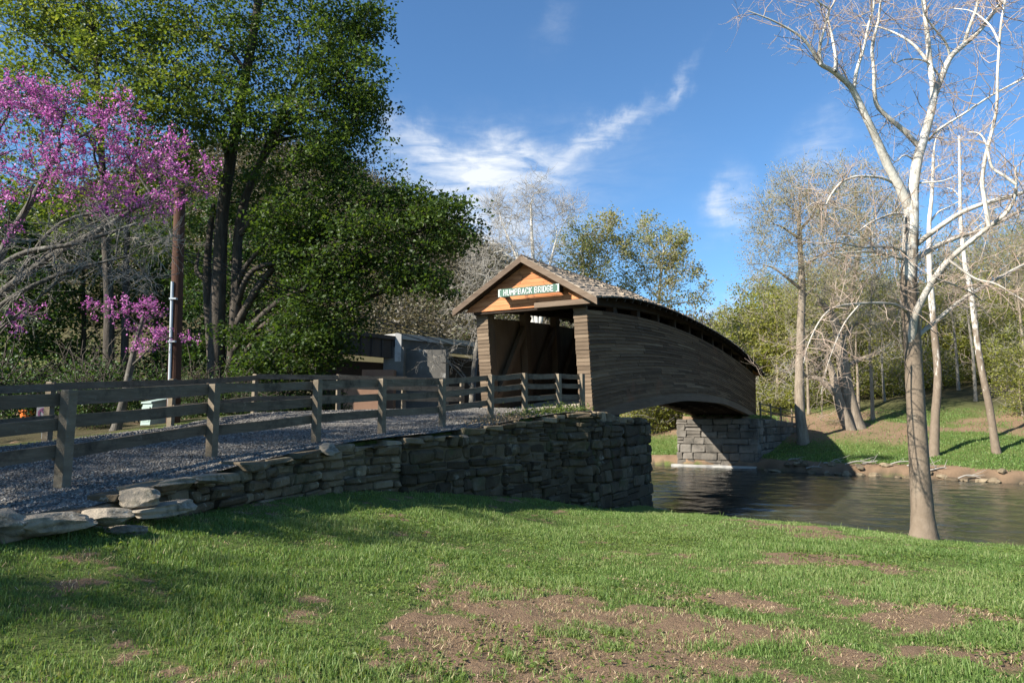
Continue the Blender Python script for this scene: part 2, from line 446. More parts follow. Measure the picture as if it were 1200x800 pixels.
DIRT = []
for px, py, rx, ry, w in [(560, 765, .75, .5, 1), (650, 725, .8, .9, 1), (720, 745, .9, .8, 1), (470, 780, .45, .3, .8), (800, 735, .8, .7, .9), (640, 790, .9, .35, 1), (840, 705, .7, .6, .8),
                          (900, 742, .7, .5, .8), (760, 790, .6, .3, .9), (1010, 765, .7, .35, .7), (1080, 735, .6, .4, .7), (1150, 768, .6, .3, .9), (1195, 772, .5, .3, .9), (945, 655, .75, .7, 1),
                          (1085, 716, .7, .35, .9), (915, 618, 1.0, .8, .9), (970, 627, .8, .6, .8), (640, 698, .8, .5, .9), (1040, 665, .5, .5, .8), (1140, 722, .5, .3, .7), (100, 665, .5, .3, .3),
                          (210, 640, .5, .25, .35), (770, 650, .6, .5, .4), (690, 770, 1.2, .6, 1), (600, 745, 1.0, .6, 1), (980, 705, .6, .35, .7), (870, 775, .5, .3, .6)]:
    h_ = hit(px, py)
    DIRT.append((h_[0], h_[1], rx, ry, w))


def dirt_mask(x, y):
    m = np.zeros_like(x)
    for cx, cy, rx, ry, w in DIRT:
        m = np.maximum(m, w * np.exp(-.8 * (((x - cx) / rx) ** 2 + ((y - cy) / ry) ** 2)))
    n = fbm(x * 2.6, y * 2.6, 21, 5)
    n2 = fbm(x * 9, y * 9, 27, 3)
    return np.clip((m * 1.08 - .10 + (n - .5) * 1.6 + (n2 - .5) * 1.3 - .06) * 1.5, 0, 1)


def axis_pts(parts):
    out = []
    for a, b, st_ in parts:
        out.append(np.arange(a, b, st_))
    return np.concatenate(out + [[parts[-1][1]]])


xs = np.concatenate([-np.geomspace(11, 700, 45)[::-1], np.arange(-10.9, 12, .11), axis_pts([(12.1, 40, .5)]), np.geomspace(41, 700, 40)])
ys = np.concatenate([-np.geomspace(.5, 80, 22)[::-1], np.arange(0, 3, .3), np.arange(3, 25.5, .11), np.arange(25.6, 80, .55), np.geomspace(81, 900, 45)])
GX, GY = np.meshgrid(xs, ys)
GZ = ground_z(GX, GY)
gs, gt = st(GX, GY)
dist_far = gs - np.interp(gt, TF, SF)
gd = dirt_mask(GX, GY) * (dist_far < -1)
# bare earth on the far bank: the cut bank, the worn slope under the trees
fb = np.where(dist_far > -1, np.clip(1.3 - abs(dist_far - .35) / .85, 0, 1) + (.36 + .6 * fbm(GX * .5, GY * .5, 32)) * np.exp(-((dist_far - 15) / 7.5) ** 4) * sstep(.24, .46, fbm(GX * .2, GY * .2, 31)) + sstep(-14, -19, gt) * np.exp(-((dist_far - 4) / 4) ** 2) * .9, 0)
gd = np.clip(np.maximum(gd, fb), 0, 1)
litter_dark = np.clip(sstep(16, 30, dist_far + 8 * (fbm(GX * .12, GY * .12, 44) - .5)) + sstep(.2, 1.5, left_x(GY) - GX) * (dist_far < 0), 0, 1)  # woods floor litter; also spread over the left verge to darken it
gbed = ((GZ < WATER + .12)).astype(float)
nx, ny = len(xs), len(ys)
idx = np.arange(nx * ny).reshape(ny, nx)
quads = np.stack([idx[:-1, :-1], idx[:-1, 1:], idx[1:, 1:], idx[1:, :-1]], -1).reshape(-1, 4)


def ground_mat():
    m, nt, N, L, out = new_mat('lawn_and_earth')
    vec = mapping(nt)
    n1 = noise_n(nt, vec, .8, 7, .65); n2 = noise_n(nt, vec, 14, 6, .7); n3 = noise_n(nt, vec, 70, 3, .7)
    g = ramp(nt, [(.045, .062, .018), (.075, .105, .028), (.110, .140, .040), (.16, .155, .068)])
    L.new(math_n(nt, 'MULTIPLY_ADD', n2.outputs['Fac'], .55, math_n(nt, 'MULTIPLY', n1.outputs['Fac'], .5)), g.inputs[0])
    d = ramp(nt, [(.090, .058, .036), (.195, .132, .084), (.31, .22, .145)])
    L.new(math_n(nt, 'MULTIPLY_ADD', n3.outputs['Fac'], .4, math_n(nt, 'MULTIPLY', n2.outputs['Fac'], .6)), d.inputs[0])
    li = ramp(nt, [(.035, .032, .016), (.075, .064, .034), (.055, .068, .022)]); L.new(n2.outputs['Fac'], li.inputs[0])
    c = mixc(nt, attr(nt, 'litter_dark'), g.outputs[0], li.outputs[0])
    df = math_n(nt, 'MULTIPLY_ADD', math_n(nt, 'SUBTRACT', math_n(nt, 'ADD', attr(nt, 'dirt'), math_n(nt, 'MULTIPLY_ADD', n2.outputs['Fac'], .8, -.4)), .45), 4, .5, clamp=True)
    c = mixc(nt, df, c, d.outputs[0])
    c = mixc(nt, attr(nt, 'bed'), c, (.06, .05, .035))
    b = N.new('ShaderNodeBsdfPrincipled'); L.new(c, b.inputs['Base Color']); b.inputs['Roughness'].default_value = .95; b.inputs['Specular IOR Level'].default_value = .1
    hh = math_n(nt, 'MULTIPLY_ADD', n3.outputs['Fac'], .5, n2.outputs['Fac'])
    L.new(bump(nt, hh, .9, .06), b.inputs['Normal']); L.new(b.outputs[0], out.inputs[0])
    return m


# clods and hollows in the bare patches
GZ2 = GZ + (dist_far < -1) * gd * (fbm(GX * 5, GY * 5, 51, 3) - .45) * .12
ground = np_mesh('ground', np.stack([GX, GY, GZ2], -1), [quads], ground_mat(), smooth=True, attrs={'dirt': gd.ravel(), 'litter_dark': litter_dark.ravel(), 'bed': gbed.ravel()})
tag(ground, 'grassy river bank with bare brown earth patches', 'ground', kind='structure')


def water_mat():
    m, nt, N, L, out = new_mat('river_water')
    vec = mapping(nt, (1, 1, 1), (0, 0, math.radians(-28)))
    mp = N.new('ShaderNodeMapping'); mp.inputs['Scale'].default_value = (.55, 1.5, 1); L.new(vec, mp.inputs[0])
    n1 = noise_n(nt, mp.outputs[0], 1.5, 6, .62, .4); n2 = noise_n(nt, mp.outputs[0], 6.0, 4, .6, .2); n3 = noise_n(nt, vec, .13, 3, .5)
    r = ramp(nt, [(.012, .017, .015), (.024, .029, .023), (.040, .043, .032)]); L.new(n3.outputs['Fac'], r.inputs[0])
    b = N.new('ShaderNodeBsdfPrincipled'); L.new(r.outputs[0], b.inputs['Base Color']); b.inputs['Roughness'].default_value = .07; b.inputs['IOR'].default_value = 1.33
    b.inputs['Specular IOR Level'].default_value = .5
    h = math_n(nt, 'MULTIPLY_ADD', n2.outputs['Fac'], .3, n1.outputs['Fac'])
    L.new(bump(nt, h, .5, .06), b.inputs['Normal']); L.new(b.outputs[0], out.inputs[0])
    return m


wxs = np.concatenate([[-200, -60], np.arange(-12, 4, .6), np.arange(4, 34, .13), np.arange(34, 60, .6), [120, 260]])
wys_ = np.concatenate([[-60], np.arange(8, 14, .5), np.arange(14, 50, .13), np.arange(50, 60, .5), [140]])
WXX, WYY = np.meshgrid(wxs, wys_)
ws_, wt_ = st(WXX, WYY)
ins = sstep(3, 6, WXX) * sstep(33, 30, WXX) * sstep(13, 16, WYY) * sstep(50, 46, WYY)
wz = ((fbm(ws_ * 1.9, wt_ * .75, 91, 3) - .5) * .075 + (fbm(ws_ * 4.5, wt_ * 2.2, 95, 2) - .5) * .03) * (.45 + 1.1 * fbm(ws_ * .22, wt_ * .16, 97, 2)) * ins
wi = np.arange(WXX.size).reshape(WXX.shape)
river = np_mesh('river', np.stack([WXX, WYY, WATER + wz], -1), [np.stack([wi[:-1, :-1], wi[:-1, 1:], wi[1:, 1:], wi[1:, :-1]], -1).reshape(-1, 4)], water_mat(), smooth=True)
tag(river, 'dark rippled river flowing under the covered bridge', 'river', kind='structure')


# gravel road
def gravel_mat():
    m, nt, N, L, out = new_mat('blue_grey_gravel')
    vec = mapping(nt)
    v = N.new('ShaderNodeTexVoronoi'); v.inputs['Scale'].default_value = 42; L.new(vec, v.inputs['Vector'])
    n1 = noise_n(nt, vec, 1.1, 5, .6)
    sep = N.new('ShaderNodeSeparateColor'); L.new(v.outputs['Color'], sep.inputs[0])
    f = math_n(nt, 'MULTIPLY_ADD', sep.outputs[0], .6, math_n(nt, 'MULTIPLY_ADD', attr(nt, 'track'), .22, math_n(nt, 'MULTIPLY', n1.outputs['Fac'], .42)))
    r = ramp(nt, [(.056, .051, .045), (.110, .102, .092), (.175, .163, .147), (.265, .25, .225)]); L.new(f, r.inputs[0])
    b = N.new('ShaderNodeBsdfPrincipled'); L.new(r.outputs[0], b.inputs['Base Color']); b.inputs['Roughness'].default_value = .9; b.inputs['Specular IOR Level'].default_value = .15
    h = math_n(nt, 'MULTIPLY_ADD', v.outputs['Distance'], -1.0, 1.0)
    L.new(bump(nt, h, .9, .03), b.inputs['Normal']); L.new(b.outputs[0], out.inputs[0])
    return m


MT['gravel'] = gravel_mat()
ry = np.concatenate([np.arange(-20, 3, .5), np.arange(3, 22.6, .16)]); ru = np.linspace(0, 1, 56)
RYY, RU = np.meshgrid(ry, ru, indexing='ij')
RXX = left_x(RYY) * (1 - RU) + np.minimum(wall_x(RYY) - .1, 2.4) * RU + np.where(RU == 0, .25 * (vnoise(RYY * 1.3, 0 * RYY, 5) - .5), 0)
crown_ = .06 * np.sin(RU * PI) - .02 * np.exp(-((RU - .3) / .07) ** 2) - .02 * np.exp(-((RU - .68) / .07) ** 2)
rs_, rt_ = st(RXX, RYY)
RZZ = road_z(RYY) + crown_ + .03 * (fbm(RXX * 2, RYY * 2, 61) - .5)
RZZ = np.where(rs_ > .05, .12, RZZ)
ri = np.arange(RXX.size).reshape(RXX.shape)
rq = np.stack([ri[:-1, :-1], ri[:-1, 1:], ri[1:, 1:], ri[1:, :-1]], -1).reshape(-1, 4)
keep = (rs_[:-1, :-1] < .25).ravel()
road = np_mesh('gravel_road', np.stack([RXX, RYY, RZZ], -1), [rq[keep]], MT['gravel'], smooth=True, attrs={'track': (np.exp(-((RU - .3) / .08) ** 2) + np.exp(-((RU - .68) / .08) ** 2)).ravel()})
tag(road, 'grey gravel road climbing to the covered bridge', 'road', kind='structure')


# loose gravel stones
def pebbles(n, xfun, name, mat, lab, smin, smax):
    y = 4.5 + (21 - 4.5) * rng.random(n * 3) ** 1.6
    u = rng.random(n * 3) ** .75
    x = left_x(y) * (1 - u) + (wall_x(y) - .12) * u
    ppx = 600 + 800 * x / y
    trk = np.exp(-((u - .3) / .08) ** 2) + np.exp(-((u - .68) / .08) ** 2)
    ok = (ppx > -40) & (st(x, y)[0] < -.1) & (rng.random(n * 3) > trk * .7)
    x, y, u = x[ok][:n], y[ok][:n], u[ok][:n]; n = len(x)
    z = road_z(y) + .06 * np.sin(u * PI)
    oct_ = np.array([(1, 0, 0), (-1, 0, 0), (0, 1, 0), (0, -1, 0), (0, 0, 1), (0, 0, -.6)], float)
    F = np.array([(0, 2, 4), (2, 1, 4), (1, 3, 4), (3, 0, 4), (2, 0, 5), (1, 2, 5), (3, 1, 5), (0, 3, 5)])
    sz = rng.uniform(smin, smax, n)
    V = oct_[None] * (sz[:, None, None] * rng.uniform(.6, 1.3, (n, 6, 1)))
    a = rng.uniform(0, 2 * PI, n); c, s_ = np.cos(a), np.sin(a)
    X = V[..., 0] * c[:, None] - V[..., 1] * s_[:, None]; Yv = V[..., 0] * s_[:, None] + V[..., 1] * c[:, None]
    V = np.stack([X + x[:, None], Yv + y[:, None], V[..., 2] * .75 + (z + sz * .3)[:, None]], -1)
    F = (F[None] + 6 * np.arange(n)[:, None, None]).reshape(-1, 3)
    o = np_mesh(name, V, [F], mat, tint=np.repeat(rng.random(n), 8))
    tag(o, lab, 'gravel', kind='stuff')


MT['pebble'] = M('gravel_stones', [(.052, .047, .042), (.110, .102, .092), (.175, .163, .147), (.33, .31, .275)], scale=6, tintw=.8, bstr=.2)
pebbles(34000, None, 'gravel', MT['pebble'], 'loose grey crushed stone on the road', .009, .024)


# ------------------------------------------------------------------ lawn grass
def blades(x, y, z, h, w, lean, name, mat, tint, lab=None, cat='grass', parent=None):
    n = len(x)
    a = rng.uniform(0, 2 * PI, n); b = rng.uniform(0, 2 * PI, n)
    wx, wy = np.cos(a) * w / 2, np.sin(a) * w / 2
    lx, ly = np.cos(b) * lean * h, np.sin(b) * lean * h
    V = np.zeros((n, 5, 3))
    V[:, 0] = np.stack([x - wx, y - wy, z - .01], -1); V[:, 1] = np.stack([x + wx, y + wy, z - .01], -1)
    V[:, 2] = np.stack([x + wx * .75 + lx * .35, y + wy * .75 + ly * .35, z + h * .6], -1)
    V[:, 3] = np.stack([x - wx * .75 + lx * .35, y - wy * .75 + ly * .35, z + h * .6], -1)
    V[:, 4] = np.stack([x + lx, y + ly, z + h * np.sqrt(np.maximum(.05, 1 - .5 * lean ** 2))], -1)
    o5 = 5 * np.arange(n)[:, None]
    q = np.array([[0, 1, 2, 3]]) + o5; t = np.array([[3, 2, 4]]) + o5
    o = np_mesh(name, V, [q, t], mat, parent, np.concatenate([tint, tint]))
    if lab: tag(o, lab, cat, kind='stuff')
    return o


def scatter_lawn(y0, y1, dens):
    area_w = 1.75 * y1
    n = int(dens * area_w * (y1 - y0))
    y = rng.uniform(y0, y1, n); x = rng.uniform(-.5, .5, n) * area_w
    ppx = 600 + 800 * x / y
    s, t = st(x, y)
    ok = (abs(ppx - 600) < 660) & (x > wall_x(y) + .06 + .35 * (y > 17.6)) & (s < np.interp(t, TN, SN) - .5) & ~((s > -1.3) & (t > -.75))
    return x[ok], y[ok]


gx, gy = [], []
for y0, y1, dn in [(3.6, 6, 4200), (6, 9, 2900), (9, 13, 1700), (13, 24, 900)]:
    a_, b_ = scatter_lawn(y0, y1, dn); gx.append(a_); gy.append(b_)
gx = np.concatenate(gx); gy = np.concatenate(gy)
dm = dirt_mask(gx, gy)
cl = fbm(gx * 1.4, gy * 1.4, 71, 4)
fine = fbm(gx * 6, gy * 6, 75, 3)
keep = rng.random(len(gx)) < np.clip((1 - dm * .97) * (.55 + .9 * sstep(.3, .6, cl)) + .35 * sstep(.56, .68, fine), .02, 1)
gx, gy, dm, cl, fine = gx[keep], gy[keep], dm[keep], cl[keep], fine[keep]
hh = (.022 + .046 * sstep(.32, .72, cl) * sstep(.2, .7, fine + .15)) * rng.uniform(.6, 1.5, len(gx)) * (1 - .3 * dm)
tall = rng.random(len(gx)) < .02 * sstep(.45, .7, fine + .1)
hh[tall] *= 2.1
tn = np.clip(.15 + .5 * (fbm(gx * .55, gy * .55, 83, 3) - .5) + .75 * rng.random(len(gx)) * (.5 + cl * .8) + .12 * (fine - .5), 0, .86)
dry = rng.random(len(gx)) < .05 + .25 * dm
tn[dry] = rng.uniform(.8, 1, dry.sum())
ww = np.clip(.0042 + .00050 * gy, .005, .012) * rng.uniform(.7, 1.2, len(gx))
blades(gx, gy, ground_z(gx, gy), hh, ww, rng.uniform(.1, 1.05, len(gx)), 'lawn_grass', MT['grass'], tn, 'short patchy green grass on the near bank')
# straw and dead grass lying on the bare patches
sx_, sy_ = scatter_lawn(3.6, 10, 900)
sm = dirt_mask(sx_, sy_); k = rng.random(len(sx_)) < sm * .8 + .03
sx_, sy_ = sx_[k], sy_[k]
blades(sx_, sy_, ground_z(sx_, sy_) + .012, rng.uniform(.012, .03, len(sx_)), rng.uniform(.003, .007, len(sx_)), rng.uniform(1.2, 4.5, len(sx_)), 'dead_grass', MT['straw'], rng.random(len(sx_)), 'dry straw and dead grass on bare earth')
# clover and broad-leaved weeds in the lawn
wx_, wy_ = scatter_lawn(3.6, 13, 150)
k = rng.random(len(wx_)) < sstep(.5, .66, fbm(wx_ * 1.1, wy_ * 1.1, 87, 3)) * .6 + .03
wx_, wy_ = wx_[k], wy_[k]
_rep = 3; wx_ = np.repeat(wx_, _rep) + rng.normal(0, .018, len(wx_) * _rep); wy_ = np.repeat(wy_, _rep) + rng.normal(0, .018, len(wy_) * _rep)
WEED = np.stack([wx_, wy_, ground_z(wx_, wy_) + rng.uniform(.015, .05, len(wx_))], -1)
# far bank grass
n = 90000
fy = rng.uniform(34, 72, n); fx = fy * rng.uniform(.2, .82, n)
s_, t_ = st(fx, fy); d_ = s_ - np.interp(t_, TF, SF)
fbd = np.clip(1.3 - abs(d_ - .35) / .85, 0, 1) + .8 * np.exp(-((d_ - 15) / 7.5) ** 4) * sstep(.24, .46, fbm(fx * .2, fy * .2, 31)) + sstep(-14, -19, t_) * np.exp(-((d_ - 4) / 4) ** 2) * .9
k = (d_ > .7) & (d_ < 22) & (rng.random(n) > fbd * 1.1)
fx, fy = fx[k], fy[k]
blades(fx, fy, ground_z(fx, fy), rng.uniform(.06, .16, len(fx)), rng.uniform(.03, .06, len(fx)), rng.uniform(.2, 1.1, len(fx)), 'bank_grass', MT['grass'], np.clip(rng.normal(.40, .2, len(fx)), 0, .95), 'mown green grass on the far river bank')


# ------------------------------------------------------------------ stones
def _stone_template():
    ids = {}; S = []
    for sx in (-1, 1):
        for sy in (-1, 1):
            for sz in (-1, 1):
                for a in range(3):
                    ids[(sx, sy, sz, a)] = len(S); S.append((sx, sy, sz, a))
    q = []; t = []
    cyc = [(-1, -1), (1, -1), (1, 1), (-1, 1)]

    def key(a, s, b, sb, c, sc, ax):
        v = [0, 0, 0]; v[a] = s; v[b] = sb; v[c] = sc
        return ids[(*v, ax)]
    for a in range(3):
        b, c = [i for i in range(3) if i != a]
        for s in (-1, 1):
            q.append([key(a, s, b, p, c, r, a) for p, r in cyc])
    for a in range(3):
        for b in range(a + 1, 3):
            c = 3 - a - b
            for sa in (-1, 1):
                for sb in (-1, 1):
                    q.append([key(a, sa, b, sb, c, -1, a), key(a, sa, b, sb, c, 1, a), key(a, sa, b, sb, c, 1, b), key(a, sa, b, sb, c, -1, b)])
    for sx in (-1, 1):
        for sy in (-1, 1):
            for sz in (-1, 1):
                t.append([ids[(sx, sy, sz, a)] for a in range(3)])
    return np.array(S, float), np.array(q), np.array(t)


ST_S, ST_Q, ST_T = _stone_template()


def stone(mb, c, ex, ey, half, ch=.02, jit=.015, tint=None):
    """block centred at c, ex along the wall, ey out of the wall"""
    half = np.asarray(half, float)
    sg = ST_S[:, :3]; ax = ST_S[:, 3].astype(int)
    L_ = sg * half
    m = np.ones_like(L_); m[np.arange(24), ax] = 0
    L_ = L_ - sg * m * np.minimum(ch * rng.uniform(.5, 1.5), half * .45)
    cj = {}
    J = np.zeros_like(L_)
    for i in range(24):
        kk = tuple(sg[i])
        if kk not in cj: cj[kk] = rng.uniform(-jit, jit, 3)
        J[i] = cj[kk]
    L_ = L_ + J
    V = c + L_[:, :1] * ex + L_[:, 1:2] * ey + L_[:, 2:3] * np.array([0, 0, 1.0])
    mb.add(V, ST_Q, ST_T, tint)


def masonry(mb, path, zb, zt, hmin, hmax, lmin, lmax, depth=.3, prot=.05, gap=.012, rough_top=True, zbase=None, hfun=None):
    """courses of stones along path (xy points); out of the wall is to the right of travel"""
    path = np.asarray(path, float)
    seg = np.linalg.norm(np.diff(path, axis=0), axis=1); cum = np.concatenate([[0], np.cumsum(seg)])
    Ltot = cum[-1]

    def pt(u):
        u = min(max(u, 0), Ltot - 1e-6); i = max(0, np.searchsorted(cum, u) - 1)
        d = (path[i + 1] - path[i]) / seg[i]
        return path[i] + d * (u - cum[i]), d
    us = np.linspace(0, Ltot, 200)
    z = zbase if zbase is not None else min(zb(u) for u in us) - .1
    zmax = max(zt(u) for u in us)
    while z < zmax:
        h = rng.uniform(hmin, hmax)
        if hfun: h *= hfun(z)
        u = -rng.uniform(0, lmin)
        while u < Ltot:
            l = rng.uniform(lmin, lmax) * (1 if rng.random() > .12 else 1.5)
            if u < 0: l += u; u = 0
            if Ltot - (u + l) < lmin * .5: l = Ltot - u + .001
            l = min(l, Ltot - u + .001); uc = u + l / 2
            if 0 <= uc <= Ltot and l > .06:
                top = zt(uc); bot = zb(uc)
                z0, z1 = z, z + h
                if rough_top and z1 > top + .06: z1 = top + rng.uniform(-.02, .05)
                if z1 - z0 > .05 and z1 > bot - .05:
                    p, d = pt(uc); o = np.array([d[1], -d[0]])
                    pr = rng.uniform(-prot, prot)
                    split = h > .16 and rng.random() < .16
                    parts = [(z0, z1)] if not split else [(z0, (z0 + z1) / 2), ((z0 + z1) / 2, z1)]
                    for a, b in parts:
                        c = np.array([*(p + o * (pr - depth / 2)), (a + b) / 2])
                        stone(mb, c, np.array([*d, 0]), np.array([*o, 0]), ((l - gap) / 2, depth / 2, (b - a - gap * rng.uniform(.6, 2)) / 2), min(.05, (b - a) * .2), min(.04, (b - a) * .15))
            u += l
        z += h


def rock(name, size, seed, mat, parent=None, flat=3.5, strata=.04):
    bm = bmesh.new(); bmesh.ops.create_icosphere(bm, subdivisions=4, radius=1)
    r = np.random.default_rng(seed)
    planes = r.normal(size=(14, 3)); planes /= np.linalg.norm(planes, axis=1)[:, None]; off = r.uniform(.62, .95, 14)
    V = np.array([v.co[:] for v in bm.verts])
    n = flat
    V = V / (np.sum(np.abs(V) ** n, axis=1) ** (1 / n))[:, None]
    for p, o in zip(planes, off):
        d = V @ p; m = d > o
        V[m] -= np.outer(d[m] - o, p)
    V += .05 * (np.stack([fbm(V[:, 0] * 3 + k * 7, V[:, 1] * 3 + V[:, 2] * 2.3 + seed, k + seed, 3) for k in range(3)], -1) - .5) * 2
    lay = np.sin(V[:, 2] * 9 + 2 * vnoise(V[:, 0] * 2, V[:, 1] * 2, seed))
    V[:, :2] *= (1 + strata * lay)[:, None]
    V = V * np.asarray(size) / 2
    F = [np.array([[v.index for v in f.verts] for f in bm.faces])]
    bm.free()
    return np_mesh(name, V, F, mat, parent, tint=np.full(len(F[0]), r.random()), smooth=False)


# dry stone retaining wall along the road
wall = thing('retaining_wall', 'long dark dry-stone retaining wall holding up the gravel road', 'wall', (-3.5, 9, -1.4))
wys = np.concatenate([np.arange(3.2, 18.9, .35), [19.0]])
wp = np.stack([np.interp(wys, WY, WX), wys], -1)
wp = np.concatenate([wp, [bxy(-1.75, -.52), bxy(-.9, -.6)]])
wseg = np.concatenate([[0], np.cumsum(np.linalg.norm(np.diff(wp, axis=0), axis=1))])


def w_y(u): return np.interp(u, wseg, wp[:, 1])
def w_top(u): return float(np.interp(w_y(u), WY, WT)) - .05 + .05 * float(vnoise(u * 1.7, 0., 3)) 
def w_bot(u):
    y = w_y(u); x = np.interp(u, wseg, wp[:, 0])
    return g1(x + .25, y) - .12


mb = MB()
nlow = np.searchsorted(wp[:, 1], 13.2)
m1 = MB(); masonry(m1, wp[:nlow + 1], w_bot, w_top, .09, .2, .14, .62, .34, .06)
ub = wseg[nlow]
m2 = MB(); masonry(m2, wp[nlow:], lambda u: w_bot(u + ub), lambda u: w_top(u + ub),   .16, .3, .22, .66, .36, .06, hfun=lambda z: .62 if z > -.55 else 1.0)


def rebase(o, root):
    """keeps the place of a mesh built in world coordinates under its thing"""
    o.parent = root
    o.matrix_parent_inverse = root.matrix_basis.inverted()
    return o


rebase(m1.build('field_stone_masonry', MT['stone']), wall)
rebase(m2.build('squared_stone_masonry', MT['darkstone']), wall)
core = MB(); rings = []
for i, (x, y) in enumerate(wp):
    u = wseg[i]; d = wp[min(i + 1, len(wp) - 1)] - wp[max(i - 1, 0)]; d /= np.linalg.norm(d); o = np.array([d[1], -d[0]])
    a = np.array([x, y]) - o * .08; b = np.array([x, y]) - o * .55
    zt = w_top(u) - .03
    rings.append([[*a, -4], [*b, -4], [*b, zt], [*a, zt]])
core.ribbon(rings); rebase(core.build('rubble_core', MT['darkstone']), wall)
# capping course of flatter stones
u = .3
while u < wseg[-1] - .3:
    l = rng.uniform(.35, .85); uc = u + l / 2; y = w_y(uc)
    if y > 9.3:
        x = np.interp(uc, wseg, wp[:, 0]); i = min(np.searchsorted(wseg, uc), len(wp) - 1); d = wp[i] - wp[i - 1]; d /= np.linalg.norm(d); o = np.array([d[1], -d[0]])
        th_ = rng.uniform(.07, .15); r_ = rng.uniform(-.12, .12); c_, s_ = math.cos(r_), math.sin(r_); d2 = np.array([d[0] * c_ - d[1] * s_, d[0] * s_ + d[1] * c_]); o2 = np.array([d2[1], -d2[0]])
        cap = MB(); stone(cap, np.array([x - o[0] * .2 + rng.uniform(-.04, .04), y - o[1] * .2, w_top(uc) + th_ / 2 - .02]), np.array([*d2, rng.uniform(-.05, .05)]), np.array([*o2, 0]), (l / 2 - .01, rng.uniform(.18, .28), th_ / 2), .025, .03); rebase(cap.build('capping_stone', MT['stone']), wall)
    u += l

# big loose stones at the low end of the wall
for k, (px, py, Y, sz, rz, rx, lab) in enumerate([
        (6, 612, 5.75, (.34, .34, .22), .3, .05, 'rounded brown stone lowest down the wall, at the left photo edge'),
        (56, 611, 6.0, (.82, .40, .20), 1.15, .04, 'long flat grey slab at the low end of the stone wall'),
        (121, 606, 6.5, (.48, .36, .17), .9, -.05, 'medium wedge-shaped stone between the long slab and the stacked stones'),
        (196, 596, 7.35, (.85, .42, .17), 1.15, .02, 'long flat stone lying under the angular block of the wall'),
        (166, 581, 7.2, (.42, .40, .20), .7, .12, 'angular pale block stacked on a long flat stone'),
        (203, 568, 7.75, (.46, .36, .15), .8, -.12, 'pale pointed slab topmost of the stacked wall stones'),
        (148, 622, 6.75, (.40, .3, .13), 1.2, 0.0, 'small low stone at the grass below the stacked stones'),
        (245, 561, 8.5, (.50, .36, .13), 1.2, .03, 'flat stone behind the pointed slab, beside the gravel edge'),
        (383, 527, 11.55, (.50, .46, .24), .6, .1, 'squarish pale stone on the wall top below the third fence post')]):
    p = at(px, py, Y)
    o = rock('wall_stone', sz, 100 + k, MT['cap'])
    o.location = p; o.rotation_euler = (rx, rng.uniform(-.06, .06), rz)
    tag(o, lab, 'stone', 'loose stones capping the low wall')
o = rock('river_bank_stone', (.28, .2, .16), 150, MT['cap']); p = hit(857, 605); o.location = (p[0], p[1], p[2] + .05); tag(o, 'small white stone on the lawn edge above the water', 'stone')

# near abutment under the bridge end
ab = thing('near_abutment', 'dark squared stone bridge abutment at the near river edge', 'abutment', (*bxy(2, 1.9), WATER), 0)
m = MB()
pth = [bxy(-1.1, -.62), bxy(4.1, -.62)]
masonry(m, pth, lambda u: -3.7, lambda u: -.12, .30, .42, .45, 1.0, .45, .04, rough_top=True, zbase=-3.8)
masonry(m, [bxy(4.1, -.6), bxy(4.1, 4.5)], lambda u: -3.7, lambda u: -.12, .30, .42, .45, 1.0, .45, .04, zbase=-3.8)
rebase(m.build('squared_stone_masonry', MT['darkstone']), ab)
m = MB(); c8 = [[*bxy(s, t), z] for z in (-3.9, -.22) for s, t in ((-1.6, -.5), (4.0, -.5), (4.0, 4.4), (-1.6, 4.4))]; m.hexa(np.array(c8)); rebase(m.build('rubble_core', MT['gap_shade']), ab)
for k in range(17):
    m = MB()
    s = rng.uniform(1.0, 3.95); t = -.48 + abs(rng.normal(0, .25)); sz = rng.uniform(.12, .3)
    ex = np.array([*AX, 0]); ey = np.array([*LX, 0])
    stone(m, np.array([*bxy(s, t), -.10 + rng.uniform(0, .05)]), ex, ey, (sz, sz * .7, rng.uniform(.05, .1)), .03, .04); rebase(m.build('loose_top_stone', MT['stone']), ab)
for s, t, h in ((.2, -.25, .2), (.75, -.2, .13), (-.4, -.3, .2)):
    m = MB(); stone(m, np.array([*bxy(s, t), h * .5 - .06]), np.array([*AX, 0]), np.array([*LX, 0]), (.26, .22, h * .5 + .06), .03, .03); rebase(m.build('loose_top_stone', MT['stone']), ab)
for t in (.1, 3.75):
    m = MB(); m.bar([*bxy(.3, t), -.02], [*bxy(2.3, t), -.02], .35, .28); rebase(m.build('bearing_timber', MT['old_timber']), ab)

# far abutment
fa = thing('far_abutment', 'pale grey stone bridge abutment across the river', 'abutment', (*bxy(28, 1.9), WATER), 0)
m = MB()
masonry(m, [bxy(28, 4.7), bxy(28, -.7)], lambda u: -3.6, lambda u: -.06, .42, .58, .6, 1.3, .5, .03, zbase=-3.7)
masonry(m, [bxy(28, -.7), bxy(30.5, -.8), bxy(33, -1.1), bxy(36, -1.6), bxy(40, -2.6)], lambda u: -3.6, lambda u: -.06 - max(0, u - 4) * .05, .42, .58, .6, 1.3, .5, .03, zbase=-3.7)
rebase(m.build('squared_stone_masonry', MT['farstone']), fa)
m = MB(); m.hexa(np.array([[*bxy(s, t), z] for z in (-3.8, -.15) for s, t in ((28.1, -.6), (33, -1.0), (33, 4.6), (28.1, 4.6))])); rebase(m.build('rubble_core', MT['gap_shade']), fa)
m = MB(); m.hexa(np.array([[*bxy(s, t), z] for z in (-3.8, -3.12) for s, t in ((27.45, -.9), (28.2, -.9), (28.2, 5.0), (27.45, 5.0))]), .9); rebase(m.build('concrete_footing', MT['concrete']), fa)
